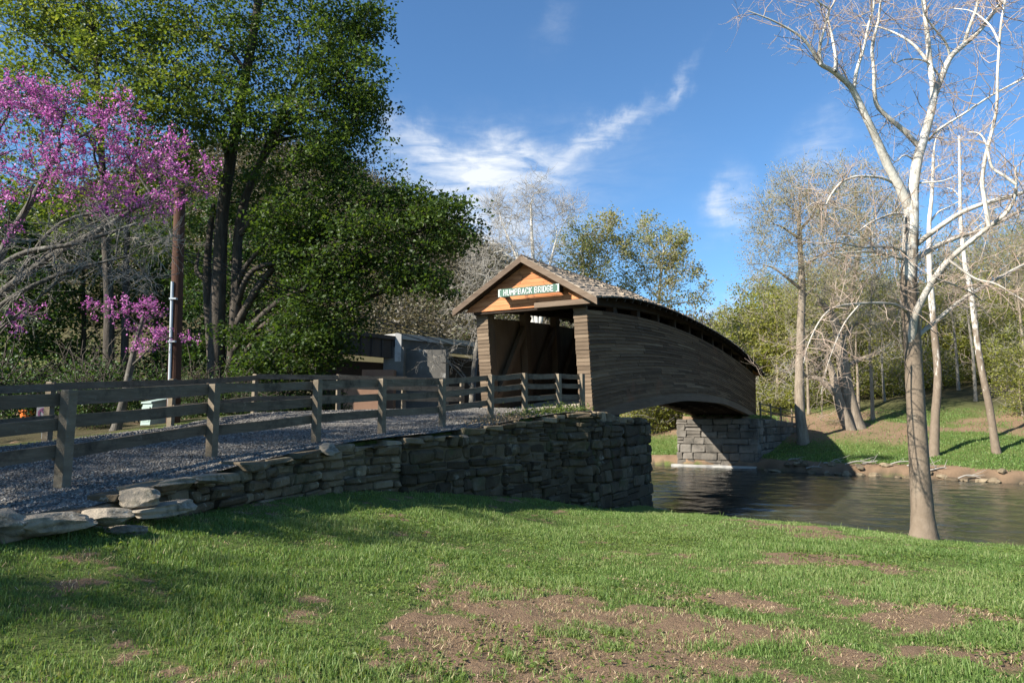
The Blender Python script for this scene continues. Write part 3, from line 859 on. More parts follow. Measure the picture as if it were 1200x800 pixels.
for k in range(34):
    t = -1.6 - k * .44 + rng.uniform(-.3, .3); s = float(np.interp(t, TF, SF)) + rng.uniform(-.75, .5)
    x, y = bxy(s, t); o = rock('shore_stone', (lambda q: (q * rng.uniform(.8, 1.6), q, q * rng.uniform(.45, .8)))(rng.uniform(.22, .6)), 200 + k, MT['stone'])
    o.location = (x, y, max(WATER + .03, g1(x, y) + .05)); o.rotation_euler = (rng.uniform(-.2, .2), rng.uniform(-.2, .2), rng.uniform(0, 3))
    tag(o, 'low rock lying at the water line of the far bank', 'rock', 'rocks along the far water line')

# ------------------------------------------------------------------ covered bridge
br = thing('covered_bridge', 'old dark timber covered bridge with a humped arch and shingled gable roof', 'bridge', (R0[0], R0[1], 0), math.radians(62))


def arch(s): return 1.02 * (1 - (2 * np.asarray(s, float) / BL - 1) ** 2)


def s_at(s, f, h=3.0):
    """ends lean outward with height"""
    return s - .15 * f * h * (1 - 2 * s / BL)


NC = 27


def z_bot(s): return .16 + arch(s)
ZTP = np.polyfit([-.3, 2, 4.73, 10.28, 17.74, 24, 28, 32], [3.26, 3.50, 3.73, 3.98, 3.94, 3.68, 3.42, 3.08], 4)
def z_top(s): return np.polyval(ZTP, s)


def siding(tside, outw, name, mat):
    """lapped boards; outw = -1 faces right of the bridge, +1 left"""
    mb = MB()
    for k in range(NC):
        f0, f1 = k / NC, (k + 1.12) / NC
        s = -rng.uniform(0, 2)
        while s < BL:
            l = rng.uniform(1.6, 4.2); s0, s1 = max(s, 0), min(s + l, BL); s += l
            if s1 - s0 < .15: continue
            ss = np.linspace(s0 + .004, s1 - .004, max(2, int((s1 - s0) / .5) + 1))
            tint = np.clip(rng.normal(.42, .27), 0, 1); wob = rng.uniform(-.012, .012); lip = rng.uniform(.035, .06)
            rings = []
            for q in ss:
                sa = s_at(q, f0); sb = s_at(q, f1)
                zb_, zt_ = z_bot(q), z_top(q)
                za = zb_ + (zt_ - zb_) * f0 + wob; zz = zb_ + (zt_ - zb_) * min(f1, 1)
                rings.append([[sa, tside, za], [sb, tside, zz], [sb, tside + outw * .006, zz], [sa, tside + outw * lip, za]])
            mb.ribbon(rings, tint)
    return mb.build(name, mat, br)


siding(-.01, -1, 'side_wall', MT['siding'])
siding(BW + .01, 1, 'side_wall', MT['siding'])
# sheathing behind the boards so no light leaks between
for t0, t1 in ((0.0, .05), (BW - .05, BW)):
    rings = []
    for q in np.linspace(0.02, BL - .02, 40):
        sa, sb = s_at(q, 0), s_at(q, 1)
        rings.append([[sa, t0, z_bot(q) + .02], [sa, t1, z_bot(q) + .02], [sb, t1, z_top(q) - .03], [sb, t0, z_top(q) - .03]])
    mb = MB(); mb.ribbon(rings); mb.build('inner_sheathing', MT['interior'], br)
# board ends across the end posts (near and far)
for near in (1, 0):
    for t0, t1, tl in ((-.035, .40, 1), (BW - .40, BW + .035, 0)):
        mb = MB()
        for k in range(NC):
            f0, f1 = k / NC, (k + .98) / NC
            q = 0.0 if near else BL
            zb_, zt_ = z_bot(q), z_top(q) + .12
            za, zz = zb_ + (zt_ - zb_) * f0, zb_ + (zt_ - zb_) * f1
            sg = -1 if near else 1
            j = rng.uniform(-.014, .014); lip = rng.uniform(.022, .036)
            a0, a1 = (t0, t1 + j) if tl else (t0 + j, t1)
            sa, sb = s_at(q, f0), s_at(q, f1)
            c = [[sa + sg * lip, a0, za], [sa - sg * .05, a0, za], [sa - sg * .05, a1, za], [sa + sg * lip, a1, za],
                 [sb + sg * .012, a0, zz], [sb - sg * .05, a0, zz], [sb - sg * .05, a1, zz], [sb + sg * .012, a1, zz]]
            mb.hexa(c)
        mb.build('end_cladding', MT['siding_end'], br)

# curved chords
def curved_beam(name, t0, t1, zlo, zhi, s0, s1, mat, n=36, par=br):
    mb = MB()
    q = np.linspace(s0, s1, n)
    for a in range(0, n - 1, 6):
        seg = q[a:a + 7]
        if len(seg) < 2: break
        mb.ribbon([[[p, t0, zlo(p)], [p, t1, zlo(p)], [p, t1, zhi(p)], [p, t0, zhi(p)]] for p in seg])
    return mb.build(name, mat, par)


for t0, t1 in ((-.07, .22), (BW - .22, BW + .07)):
    curved_beam('arched_bottom_chord', t0, t1, lambda p: z_bot(p) - .33 + .02 * np.sin(p * .7), lambda p: z_bot(p) + .015, .55, BL - .55, MT['chord'])
for t0, t1 in ((.06, .32), (BW - .32, BW - .06)):
    curved_beam('top_plate', t0, t1, lambda p: 3.52 + .95 * arch(p), lambda p: 3.76 + .95 * arch(p), -.35, BL + .35, MT['old_timber'])
# truss posts and braces inside both walls
for t in (.24, BW - .24):
    for k in range(13):
        q = .28 + k * (BL - .56) / 12
        mb = MB(); mb.bar([s_at(q, 0), t, z_bot(q) - .2], [s_at(q, 1), t, 3.54 + .95 * arch(q)], .26, .34, up=(1, 0, 0), jit=.008)
        mb.build('truss_post', MT['interior' if t > 1 else 'old_timber'], br)  # right posts take the shade-darkened timber, left posts the brighter copy
    for k in range(12):
        qa = .28 + k * (BL - .56) / 12; qb = qa + (BL - .56) / 12
        if k >= 6: qa, qb = qb, qa
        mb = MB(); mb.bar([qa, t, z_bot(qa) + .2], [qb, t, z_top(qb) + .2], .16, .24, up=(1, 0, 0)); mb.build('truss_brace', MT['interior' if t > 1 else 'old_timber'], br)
# deck
mb = MB(); s = -.55
while s < BL + .5:
    w = rng.uniform(.16, .24)
    z = float(.20 + arch(s + w / 2))
    mb.box(s, s + w - .012, .42, BW - .42, z - .06, z + rng.uniform(-.006, .006)); s += w
mb.build('deck', M('worn_deck_planks', [(.17, .145, .115), (.26, .23, .19), (.34, .305, .26)], scale=3, stretch=(6, .5, 1), bstr=.4), br)
for k in range(22):
    q = 1.2 + k * (BL - 2.4) / 21
    mb = MB(); z = float(z_bot(q)) - .12; mb.box(q - .1, q + .1, -.04 + .28, BW - .24, z - .14, z + .08); mb.build('floor_beam', MT['old_timber'], br)
curved_beam('stringer', 1.2, 1.4, lambda p: z_bot(p) - .2, lambda p: z_bot(p) - .02, 1, BL - 1, MT['old_timber'])
curved_beam('stringer', 2.5, 2.7, lambda p: z_bot(p) - .2, lambda p: z_bot(p) - .02, 1, BL - 1, MT['old_timber'])

# roof
TC = BW / 2; EO = .56; HALF = TC + EO
S0, S1 = -1.0, BL + .95


EVP = np.polyfit([-1, .8, 3, 8.2, 15, 24, 31, 33], [3.50, 3.83, 4.04, 4.35, 4.42, 4.12, 3.45, 3.18], 5)
RGP = np.polyfit([-1, 1.3, 4.3, 8, 11, 16, 22, 28, 33], [5.04, 5.09, 5.32, 5.57, 5.66, 5.72, 5.60, 5.25, 4.8], 5)


def eave_z(s): return np.polyval(EVP, s)
def ridge_z(s): return np.polyval(RGP, s)


def roof_pt(s, v, side, lift=0.0):
    """v 0 at the eave, 1 at the ridge; side -1 right slope, +1 left slope"""
    ze = eave_z(s); zr = ridge_z(s)
    return np.stack([np.asarray(s, float) + 0 * v, TC + side * HALF * (1 - np.asarray(v, float)), ze + (zr - ze) * v + lift], -1)


for side in (-1, 1):
    mb = MB(); rr = []
    for q in np.linspace(S0 + .05, S1 - .05, 60):
        a, b = roof_pt(q, 0.0, side), roof_pt(q, 1.0, side)
        rr.append([a, b, b + (0, 0, .035), a + (0, 0, .035)])
    mb.ribbon(rr); mb.build('roof_sheathing', MT['old_timber'], br)
    # shingles, course by course
    Vs = []; Tn = []
    nco = 13
    for c in range(nco):
        v0 = c / nco - .012; v1 = min((c + 1.25) / nco, 1.0)
        s = S0 - rng.uniform(0, .1)
        while s < S1:
            w = rng.uniform(.11, .24); a, b = max(s + .003, S0), min(s + w - .003, S1); s += w
            if b - a < .04: continue
            dv = rng.uniform(-.012, .012); l0 = rng.uniform(.062, .09)
            if rng.random() < .05: l0 += .03
            sq = np.array([a, b, b, a]); vq = np.array([v0 + dv, v0 + dv, v1, v1])
            T_ = roof_pt(sq, vq, side, np.array([l0, l0 + rng.uniform(-.01, .01), .044, .044]))
            B_ = roof_pt(sq[:2], vq[:2], side, .038)
            Vs.append(np.concatenate([T_, B_])); Tn.append(np.clip(rng.normal(.5, .25), 0, 1))
    Vs = np.array(Vs); n = len(Vs)
    F = np.array([[0, 1, 2, 3], [4, 5, 1, 0]]); E3 = np.array([[4, 0, 3], [1, 5, 2]])
    o6 = 6 * np.arange(n)[:, None, None]
    np_mesh('roof', Vs, [(F[None] + o6).reshape(-1, 4), (E3[None] + o6).reshape(-1, 3)], MT['shingle'], br, np.concatenate([np.repeat(Tn, 2), np.repeat(Tn, 2)]))
    # rake boards at both ends
    for se, sg in ((S0, -1), (S1, 1)):
        mb = MB()
        a, b = roof_pt(se, -.015, side), roof_pt(se, 1.0, side)
        mb.hexa([a + (sg * .035, 0, -.16), a + (-sg * .01, 0, -.16), b + (-sg * .01, 0, -.16), b + (sg * .035, 0, -.16), a + (sg * .035, 0, .035), a + (-sg * .01, 0, .035), b + (-sg * .01, 0, .035), b + (sg * .035, 0, .035)])
        mb.build('rake_board', MT['rake'], br)
        mb = MB(); sh = -sg * .10
        mb.hexa([a + (sh, 0, -.13), a + (sh - sg * .05, 0, -.13), b + (sh - sg * .05, 0, -.13), b + (sh, 0, -.13), a + (sh, 0, -.01), a + (sh - sg * .05, 0, -.01), b + (sh - sg * .05, 0, -.01), b + (sh, 0, -.01)])
        mb.build('rake_board', MT['old_timber'], br)
    # eave fascia and rafters
    for q in np.arange(S0 + .25, S1, .85):
        a, b = roof_pt(q, .015, side, -.07), roof_pt(q, .99, side, -.07)
        mb = MB(); mb.bar(a, b, .08, .13); mb.build('rafter', MT['old_timber'], br)
# ridge cap
mb = MB()
for side in (-1, 1):
    mb.ribbon([[roof_pt(q, .955, side, .075), roof_pt(q, 1.0, side, .10), roof_pt(q, 1.0, side, .075), roof_pt(q, .955, side, .05)] for q in np.linspace(S0, S1, 30)], .4)
mb.build('ridge_board', MT['rake'], br)

# gable ends
for se, sg in ((-.64, -1), (BL + .6, 1)):
    mb = MB()
    ze = float(eave_z(se)) - .06; zr = float(ridge_z(se)); z = ze - .06
    while z < zr - .14:
        h = rng.uniform(.13, .19); z1 = min(z + h, zr - .1)
        def hw(zz): return max(.02, HALF * (1 - (zz - ze + .13) / (zr - ze)) - .02)
        x0, x1 = hw(max(z, ze)), hw(z1)
        nsp = 1 if x0 < .7 else rng.integers(1, 3)
        cuts = np.sort(np.concatenate([[-1, 1], rng.uniform(-.6, .6, nsp - 1)]))
        for a, b in zip(cuts[:-1], cuts[1:]):
            lo = [TC + a * x0, TC + b * x0]; hi = [TC + a * x1, TC + b * x1]; d = rng.uniform(0, .012)
            mb.hexa([[se, lo[0] + .004, z], [se, lo[1] - .004, z], [se + sg * (.03 + d), lo[1] - .004, z], [se + sg * (.03 + d), lo[0] + .004, z],
                     [se, hi[0] + .004, z1 - .006], [se, hi[1] - .004, z1 - .006], [se + sg * (.018 + d), hi[1] - .004, z1 - .006], [se + sg * (.018 + d), hi[0] + .004, z1 - .006]])
        z = z1
    mb.build('gable_wall', MT['gable'], br)
    mb = MB()
    mb.box(min(se + sg * .05, se + sg * .16), max(se + sg * .05, se + sg * .16), -EO + .28, TC - .35, ze - .10, ze + .06, .65)
    mb.build('tie_beam', MT['rake'], br)
    mb = MB(); mb.box(min(se, se - sg * .25), max(se, se - sg * .25), -.02, BW + .02, ze - .14, ze + .02); mb.build('tie_beam', MT['old_timber'], br)
    for k in range(0):
        mb = MB(); a = TC - .02; mb.box(min(se + sg * .046, se + sg * .075), max(se + sg * .046, se + sg * .075), a, a + rng.uniform(.12, .3), ze - .02, ze + rng.uniform(.12, .3), rng.random() * .5); mb.build('patch_board', MT['rake'], br)

# name sign hung across the gable
sg_o = thing('name_sign', 'faded green sign lettered HUMPBACK BRIDGE on the near gable', 'sign', (R0[0] + 0, R0[1], 0), math.radians(62))
SZ, ST, SS = 3.93, TC - .27, -1.06
SWD = 2.12
mb = MB(); mb.box(SS, SS + .03, ST - SWD / 2, ST + SWD / 2, SZ - .125, SZ + .125, .4); mb.build('sign_board', MT['signgreen'], sg_o)
for a in (-1, 1):
    mb = MB(); t = ST + a * (SWD / 2 - .06); mb.box(SS + .03, -.69, t - .03, t + .03, SZ - .1, SZ + .1); mb.build('bracket', MT['old_timber'], sg_o)
GL = {'H': [[(0, 0), (0, 1)], [(.6, 0), (.6, 1)], [(0, .5), (.6, .5)]], 'U': [[(0, 1), (0, .22), (.14, 0), (.46, 0), (.6, .22), (.6, 1)]], 'M': [[(0, 0), (0, 1), (.36, .35), (.72, 1), (.72, 0)]],
      'P': [[(0, 0), (0, 1), (.42, 1), (.58, .86), (.58, .62), (.42, .47), (0, .47)]], 'B': [[(0, .5), (.44, .5), (.58, .63), (.58, .87), (.44, 1), (0, 1), (0, 0), (.46, 0), (.62, .14), (.62, .37), (.44, .5)]],
      'A': [[(0, 0), (.33, 1), (.66, 0)], [(.12, .33), (.54, .33)]], 'C': [[(.58, .8), (.44, 1), (.16, 1), (0, .8), (0, .2), (.16, 0), (.44, 0), (.58, .2)]], 'K': [[(0, 0), (0, 1)], [(.58, 1), (.04, .45)], [(.2, .6), (.6, 0)]],
      'R': [[(0, 0), (0, 1), (.42, 1), (.58, .86), (.58, .64), (.42, .5), (0, .5)], [(.3, .5), (.6, 0)]], 'I': [[(0, 0), (0, 1)]], 'D': [[(0, 0), (0, 1), (.38, 1), (.58, .8), (.58, .2), (.38, 0), (0, 0)]],
      'G': [[(.58, .8), (.44, 1), (.16, 1), (0, .8), (0, .2), (.16, 0), (.44, 0), (.58, .2), (.58, .45), (.34, .45)]], 'E': [[(.54, 1), (0, 1), (0, 0), (.54, 0)], [(0, .5), (.44, .5)]]}
text = 'HUMPBACK BRIDGE'; adv = []; x_ = 0.0
for ch in text:
    adv.append(x_); x_ += .42 if ch == ' ' else (max(p[0] for l in GL[ch] for p in l) + .34)
k_ = 1.70 / (x_ - .34); H_ = .165; mb = MB()
for ch, ax_ in zip(text, adv):
    for l in GL.get(ch, []):
        for (xa, za), (xb, zb_) in zip(l[:-1], l[1:]):
            # letters run towards -t when read from the road
            pa = np.array([SS - .006, ST + .85 - (ax_ + xa) * k_, SZ + (za - .5) * H_]); pb_ = np.array([SS - .006, ST + .85 - (ax_ + xb) * k_, SZ + (zb_ - .5) * H_])
            dd = (pb_ - pa) / np.linalg.norm(pb_ - pa) * .012
            mb.bar(pa - dd, pb_ + dd, .030, .008, up=(1, 0, 0), tint=rng.uniform(.3, .8))
mb.build('lettering', MT['signwhite'], sg_o)
mb = MB()
for a in (-1, 1):
    e = ST + a * (SWD / 2 - .035)
    mb.box(SS - .006, SS, e - .022, e + .022, SZ - .12, SZ + .12, .6)
    for zz in (SZ - .108, SZ + .108): mb.box(SS - .006, SS - .0005, min(e, e - a * .08), max(e, e - a * .08), zz - .012, zz + .012, .6)
mb.build('corner_marks', MT['signwhite'], sg_o)


# ------------------------------------------------------------------ fences
def fence(name, label, pts, post_h=1.1, post_w=.12, rails=(.17, .42, .76, 1.02), side=1, rail_h=.145, npost=True):
    root = thing(name, label, 'fence', pts[len(pts) // 2])
    root.location = (float(pts[len(pts) // 2][0]), float(pts[len(pts) // 2][1]), float(pts[len(pts) // 2][2]))
    P_ = np.asarray(pts, float)
    for i, p in enumerate(P_):
        d = P_[min(i + 1, len(P_) - 1)][:2] - P_[max(i - 1, 0)][:2]; d /= np.linalg.norm(d); o = np.array([-d[1], d[0]]) * side
        mb = MB(); hp = post_h + rng.uniform(-.015, .03)
        lean = rng.uniform(-.015, .015, 2)
        c = []
        for z, k in ((-.4, 1), (hp - .02, .97), (hp, .86)):
            for a, b in ((-1, -1), (1, -1), (1, 1), (-1, 1)):
                c.append([p[0] + lean[0] * z + (d[0] * a + o[0] * b) * post_w / 2 * k, p[1] + lean[1] * z + (d[1] * a + o[1] * b) * post_w / 2 * k, p[2] + z])
        mb.add(c, [[3, 2, 1, 0], [0, 1, 5, 4], [1, 2, 6, 5], [2, 3, 7, 6], [3, 0, 4, 7], [4, 5, 9, 8], [5, 6, 10, 9], [6, 7, 11, 10], [7, 4, 8, 11], [8, 9, 10, 11]], tint=rng.uniform(.3, .8))
        rebase(mb.build('post', MT['fence']), root)
        if i + 1 < len(P_):
            q = P_[i + 1]; sh = np.array([o[0], o[1], 0]) * (post_w / 2 + .027)
            for hr in rails:
                mb = MB()
                j0, j1 = rng.uniform(-.022, .022, 2)
                a = p + sh + (0, 0, hr + j0); b = q + sh + (0, 0, hr + j1); md = (a + b) / 2 + (0, 0, rng.uniform(-.02, .005))
                w = .045; tt = rng.uniform(.2, .8); hh_ = rail_h * rng.uniform(.92, 1.05)
                dd = np.array([d[0], d[1], 0])
                rg = []
                for e, pp in ((0, a - dd * .05), (.5, md), (1, b + dd * .045)):
                    ox = np.array([o[0], o[1], 0])
                    rg.append([pp - ox * w / 2 - (0, 0, hh_ / 2), pp + ox * w / 2 - (0, 0, hh_ / 2), pp + ox * w / 2 + (0, 0, hh_ / 2), pp - ox * w / 2 + (0, 0, hh_ / 2)])
                mb.ribbon(rg, tt)
                rebase(mb.build('rail', MT['rail']), root)
    return root


npx = [(-5.75, 5.1), None, None, None, None, None, None, None, None, None]
pp_ = [(83, 7.7), (253, 10.1), (373, 12.1), (449, 13.8), (519, 15.5), (575, 17.2), (615, 18.7), (655, 19.9), (682, 20.55)]
np_pts = [(-6.0, 2.3, road_z(2.3)), (-5.55, 5.1, road_z(5.1))]
for px, Y in pp_:
    x = (px - 600) / 800 * Y * 1.003
    np_pts.append((x, Y, float(road_z(Y))))
fence('post_and_rail_fence', 'weathered three-rail timber fence along the wall side of the road', np_pts, rails=(.42, .74, 1.02))
lp = [(-9.5, 4.0), (-9.0, 8.4), (-8.4, 12.6), (-7.85, 16), (-7.05, 19), (-5.1, 20.5), (-3.3, 21.5), (-1.55, 22.5)]
fence('post_and_rail_fence', 'shaded timber fence on the far side of the gravel road', [(x - .1, y, float(road_z(y)) - .04) for x, y in lp], side=-1, rails=(.42, .74, 1.02))
rf = [bxy(s, t) for s, t in ((32.6, -.25), (34.6, -.7), (36.8, -1.15), (39, -1.7), (41.5, -2.4))]
fence('post_and_rail_fence', 'short timber railing beyond the far end of the covered bridge', [(p[0], p[1], .12 - k * .16) for k, p in enumerate(rf)], rails=(.5, .95), post_w=.09, rail_h=.1)

# ------------------------------------------------------------------ things by the road
def cyl_pts(mb, p0, p1, r0, r1, n=14, tint=None):
    p0 = np.asarray(p0, float); p1 = np.asarray(p1, float); d = p1 - p0; d /= np.linalg.norm(d)
    x = np.cross(d, (0, .3, 1) if abs(d[2]) < .9 else (1, 0, 0)); x /= np.linalg.norm(x); y = np.cross(d, x)
    a = np.arange(n) * 2 * PI / n
    R_ = np.cos(a)[:, None] * x + np.sin(a)[:, None] * y
    V = np.concatenate([p0 + R_ * r0, p1 + R_ * r1, [p0, p1]])
    q = [[i, (i + 1) % n, n + (i + 1) % n, n + i] for i in range(n)]
    t = [[(i + 1) % n, i, 2 * n] for i in range(n)] + [[n + i, n + (i + 1) % n, 2 * n + 1] for i in range(n)]
    mb.add(V, q, t, tint)


pb = at(203, 508, 17.0); ptp = at(211, 222, 17.0)
pole = thing('utility_pole', 'reddish brown wooden utility pole between the redbuds and the dark trees', 'pole', (pb[0], pb[1], g1(pb[0], pb[1])))
mb = MB(); cyl_pts(mb, pb - (0, 0, .5), ptp, .165, .13, 20); rebase(mb.build('pole_shaft', MT['pole']), pole)
mb = MB(); ca = at(197.5, 508, 16.85); cb = at(202, 330, 16.85); cyl_pts(mb, ca - (0, 0, .4), cb, .035, .035, 10); rebase(mb.build('conduit', MT['conduit']), pole)
for py in (350, 400, 450):
    mb = MB(); a = at(198.5 + (450 - py) * .03, py, 16.83); mb.box(a[0] - .05, a[0] + .12, a[1] - .05, a[1] + .06, a[2] - .02, a[2] + .02); rebase(mb.build('conduit_strap', MT['conduit']), pole)
for k, (y0, y1, lab) in enumerate([(292, 424, 'uppermost black cable running from the utility pole towards the hills'), (297, 428, 'middle black cable of the three leaving the utility pole'), (303, 433, 'lowest black cable of the three leaving the utility pole')]):
    a = at(211, y0, 17.0) + (0, -.16, 0); b = at(640, y1, 85.0); mb = MB(); prev = None
    T_ = np.linspace(0, 1, 40)
    pts = a[None] * (1 - T_)[:, None] + b[None] * T_[:, None]; pts[:, 2] -= 4 * .55 * T_ * (1 - T_)
    r_ = .018 + .03 * T_
    rings = []
    for i in range(40):
        rings.append([pts[i] + (math.cos(q) * r_[i], 0, math.sin(q) * r_[i]) for q in (.8, 2.4, 3.9, 5.5)])
    mb.ribbon(rings, .5); o = mb.build('utility_cable', MT['wire']); tag(o, lab, 'cable', 'cables from the utility pole')
# far pole that carries the cables
fp = at(640, 424, 85.0); fpo = thing('utility_pole', 'distant utility pole behind the bridge', 'pole', (fp[0], fp[1] + .2, g1(fp[0], fp[1])))
mb = MB(); cyl_pts(mb, (fp[0], fp[1] + .3, g1(fp[0], fp[1]) - .5), (fp[0], fp[1] + .3, fp[2] + .5), .2, .15, 12); rebase(mb.build('pole_shaft', MT['pole']), fpo)

# green utility cabinet
cbx = at(183, 506, 17.4); cab = thing('utility_cabinet', 'pale green metal utility cabinet behind the road fence beside the brown pole', 'utility box', (cbx[0], cbx[1], g1(cbx[0], cbx[1])), -.75)
zb = .0
mb = MB(); mb.hexa([[-.32, -.28, -.1], [.32, -.28, -.1], [.32, .28, -.1], [-.32, .28, -.1], [-.32, -.24, .50], [.32, -.24, .50], [.32, .26, .62], [-.32, .26, .62]], .4); mb.build('cabinet_body', MT['boxgreen'], cab)
mb = MB(); mb.hexa([[-.35, -.28, .503], [.35, -.28, .503], [.35, .29, .623], [-.35, .29, .623], [-.35, -.28, .54], [.35, -.28, .54], [.35, .29, .66], [-.35, .29, .66]], .8); mb.build('cabinet_lid', MT['boxgreen'], cab)
mb = MB(); mb.box(-.26, .26, -.283, -.268, .05, .42, .6); mb.build('cabinet_door', MT['boxgreen'], cab)

# small round-symbol sign
sp = at(52, 484, 15.2); sgn = thing('prohibition_sign', 'small square sign with a dark ring symbol on a thin post beyond the road', 'sign', (sp[0], sp[1], g1(sp[0], sp[1])), .25)
mb = MB(); z0 = sp[2] - g1(sp[0], sp[1]); mb.box(-.025, .025, .0, .03, -.3, z0 + .16); mb.build('sign_post', MT['conduit'], sgn)
mb = MB(); mb.box(-.15, .15, -.014, -.002, z0 - .15, z0 + .15); mb.build('sign_panel', MT['signpanel'], sgn)
mb = MB(); n = 28
Vr = []
for r_ in (.085, .122):
    for y in (-.020, -.014):
        Vr += [[r_ * math.cos(i * 2 * PI / n), y, z0 + r_ * math.sin(i * 2 * PI / n)] for i in range(n)]
qr = []
for i in range(n):
    j = (i + 1) % n
    qr += [[i, j, 2 * n + j, 2 * n + i], [i, j, n + j, n + i], [2 * n + i, 2 * n + j, 3 * n + j, 3 * n + i]]
mb.add(Vr, qr, tint=.5)
mb.bar([-.07, -.0185, z0 + .07], [.07, -.0185, z0 - .07], .006, .03, up=(0, 0, 1)); mb.build('ring_symbol', MT['signring'], sgn)
mb = MB(); mb.box(-.012, .008, -.0175, -.0145, z0 - .06, z0 + .06); mb.box(.008, .045, -.0175, -.0145, z0 + .0, z0 + .055); mb.build('dark_symbol', MT['black'], sgn)

# orange tub and pale log seat on the grass beyond the fence
tp = at(31, 506, 21.0); gz = g1(tp[0], tp[1])
tub = thing('garden_tub', 'small orange plastic tub on the grass beyond the road fence', 'tub', (tp[0], tp[1], gz))
mb = MB(); zz = max(.25, tp[2] - gz)
cyl_pts(mb, (0, 0, zz - .16), (0, 0, zz + .10), .17, .22, 18); mb.build('tub_body', MT['orange'], tub)
mb = MB(); cyl_pts(mb, (0, 0, zz + .085), (0, 0, zz + .125), .24, .24, 18); mb.build('tub_rim', MT['orange'], tub)
mb = MB(); 
for a in (-.5, .12): mb.box(a, a + .08, -.2, .2, 0, zz - .20)
mb.box(-.75, .35, -.25, .25, zz - .20, zz - .161); st_o = thing('low_bench', 'low pale plank bench under the orange tub', 'bench', (tp[0], tp[1], gz)); mb.build('bench_plank', MT['fence'], st_o)

# railway bridge behind
rb = thing('railway_bridge', 'dark steel and concrete railway bridge in front of the wooded hill', 'railway bridge', tuple(at(470, 440, 62)))
def wpt(px, py, Y): return at(px, py, Y)
mb = MB()
a0, a1 = wpt(300, 376, 52), wpt(468, 396, 62); a2 = wpt(600, 410, 76)
def slab(p, q, dz0, dz1, th):
    d = q - p; d[2] = 0; d /= np.linalg.norm(d); o = np.array([-d[1], d[0], 0]) * th
    return [p + (0, 0, dz0), q + (0, 0, dz0), q + o + (0, 0, dz0), p + o + (0, 0, dz0), p + (0, 0, dz1), q + (0, 0, dz1), q + o + (0, 0, dz1), p + o + (0, 0, dz1)]
mb.hexa(slab(a0, a1, -1.9, -.25, .4)); GIRD = mb
mb = MB(); mb.hexa(slab(a0 + (0, -.35, 0), a1 + (0, -.35, 0), -.25, .1, 4)); rebase(mb.build('bridge_deck', MT['girder']), rb)
mb = GIRD
for f in np.linspace(.05, .95, 12):
    p = a0 * (1 - f) + a1 * f; mb.box(p[0] - .06, p[0] + .06, p[1] - .18, p[1] - .02, p[2] - 1.9, p[2] - .27)
rebase(mb.build('plate_girder', MT['girder']), rb)
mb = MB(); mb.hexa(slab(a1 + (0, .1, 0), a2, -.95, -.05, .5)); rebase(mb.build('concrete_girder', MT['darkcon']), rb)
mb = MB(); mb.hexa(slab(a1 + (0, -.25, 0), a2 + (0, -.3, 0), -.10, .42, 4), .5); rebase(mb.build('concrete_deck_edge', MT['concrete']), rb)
mb = MB(); g_ = g1(a1[0], a1[1])
_w0, _w1, _w2 = at(370, 440, 62), at(470, 440, 68), at(610, 440, 84)
for _p, _q in ((_w0, _w1), (_w1, _w2)):
    mb.hexa(slab(np.array([_p[0], _p[1], -2.0]), np.array([_q[0], _q[1], -2.0]), 0, 7.4 if _p is _w0 else 8.7, .8), .15)
rebase(mb.build('girder_shade_wall', MT['girder']), rb)  # added dark wall stands in for the shade below the girders
mb = MB()
mb.box(a1[0] - 1.3, a1[0] + .5, a1[1] - .6, a1[1] + 3.5, g_ - 1, a1[2] - .9, .8); mb.box(a1[0] - .25, a1[0] + .25, a1[1] - .25, a1[1] + 3, a1[2] - .89, a1[2] + .35, 1.0)
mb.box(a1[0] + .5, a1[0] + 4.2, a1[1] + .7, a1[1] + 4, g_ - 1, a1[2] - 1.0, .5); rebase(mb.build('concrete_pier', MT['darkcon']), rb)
mb = MB(); mb.box(a1[0] - .28, a1[0] + .28, a1[1] - .62, a1[1] - .3, a1[2] - 2.2, a1[2] + .38, 1.0); rebase(mb.build('concrete_post', MT['concrete']), rb)
p = wpt(424, 462, 56); mb = MB(); mb.box(p[0] - 1.5, p[0] + 1.35, p[1], p[1] + 3, g1(p[0], p[1]) - 1, wpt(424, 446, 56)[2], .5); rebase(mb.build('orange_brown_pier', MT['orange_block']), rb)  # orange-brown block under the girder
p2 = wpt(445, 452, 60); mb = MB(); mb.box(p2[0] - 1.6, p2[0] + 1.2, p2[1], p2[1] + 2, p2[2] - 3, wpt(445, 433, 60)[2], .05); rebase(mb.build('orange_brown_pier', MT['orange_block']), rb)
p3 = wpt(590, 455, 80); mb = MB(); mb.box(p3[0] - 3.4, p3[0] - 1.8, p3[1], p3[1] + 3, p3[2] - 4, wpt(590, 412, 80)[2], .5); rebase(mb.build('concrete_pier', MT['darkcon']), rb)


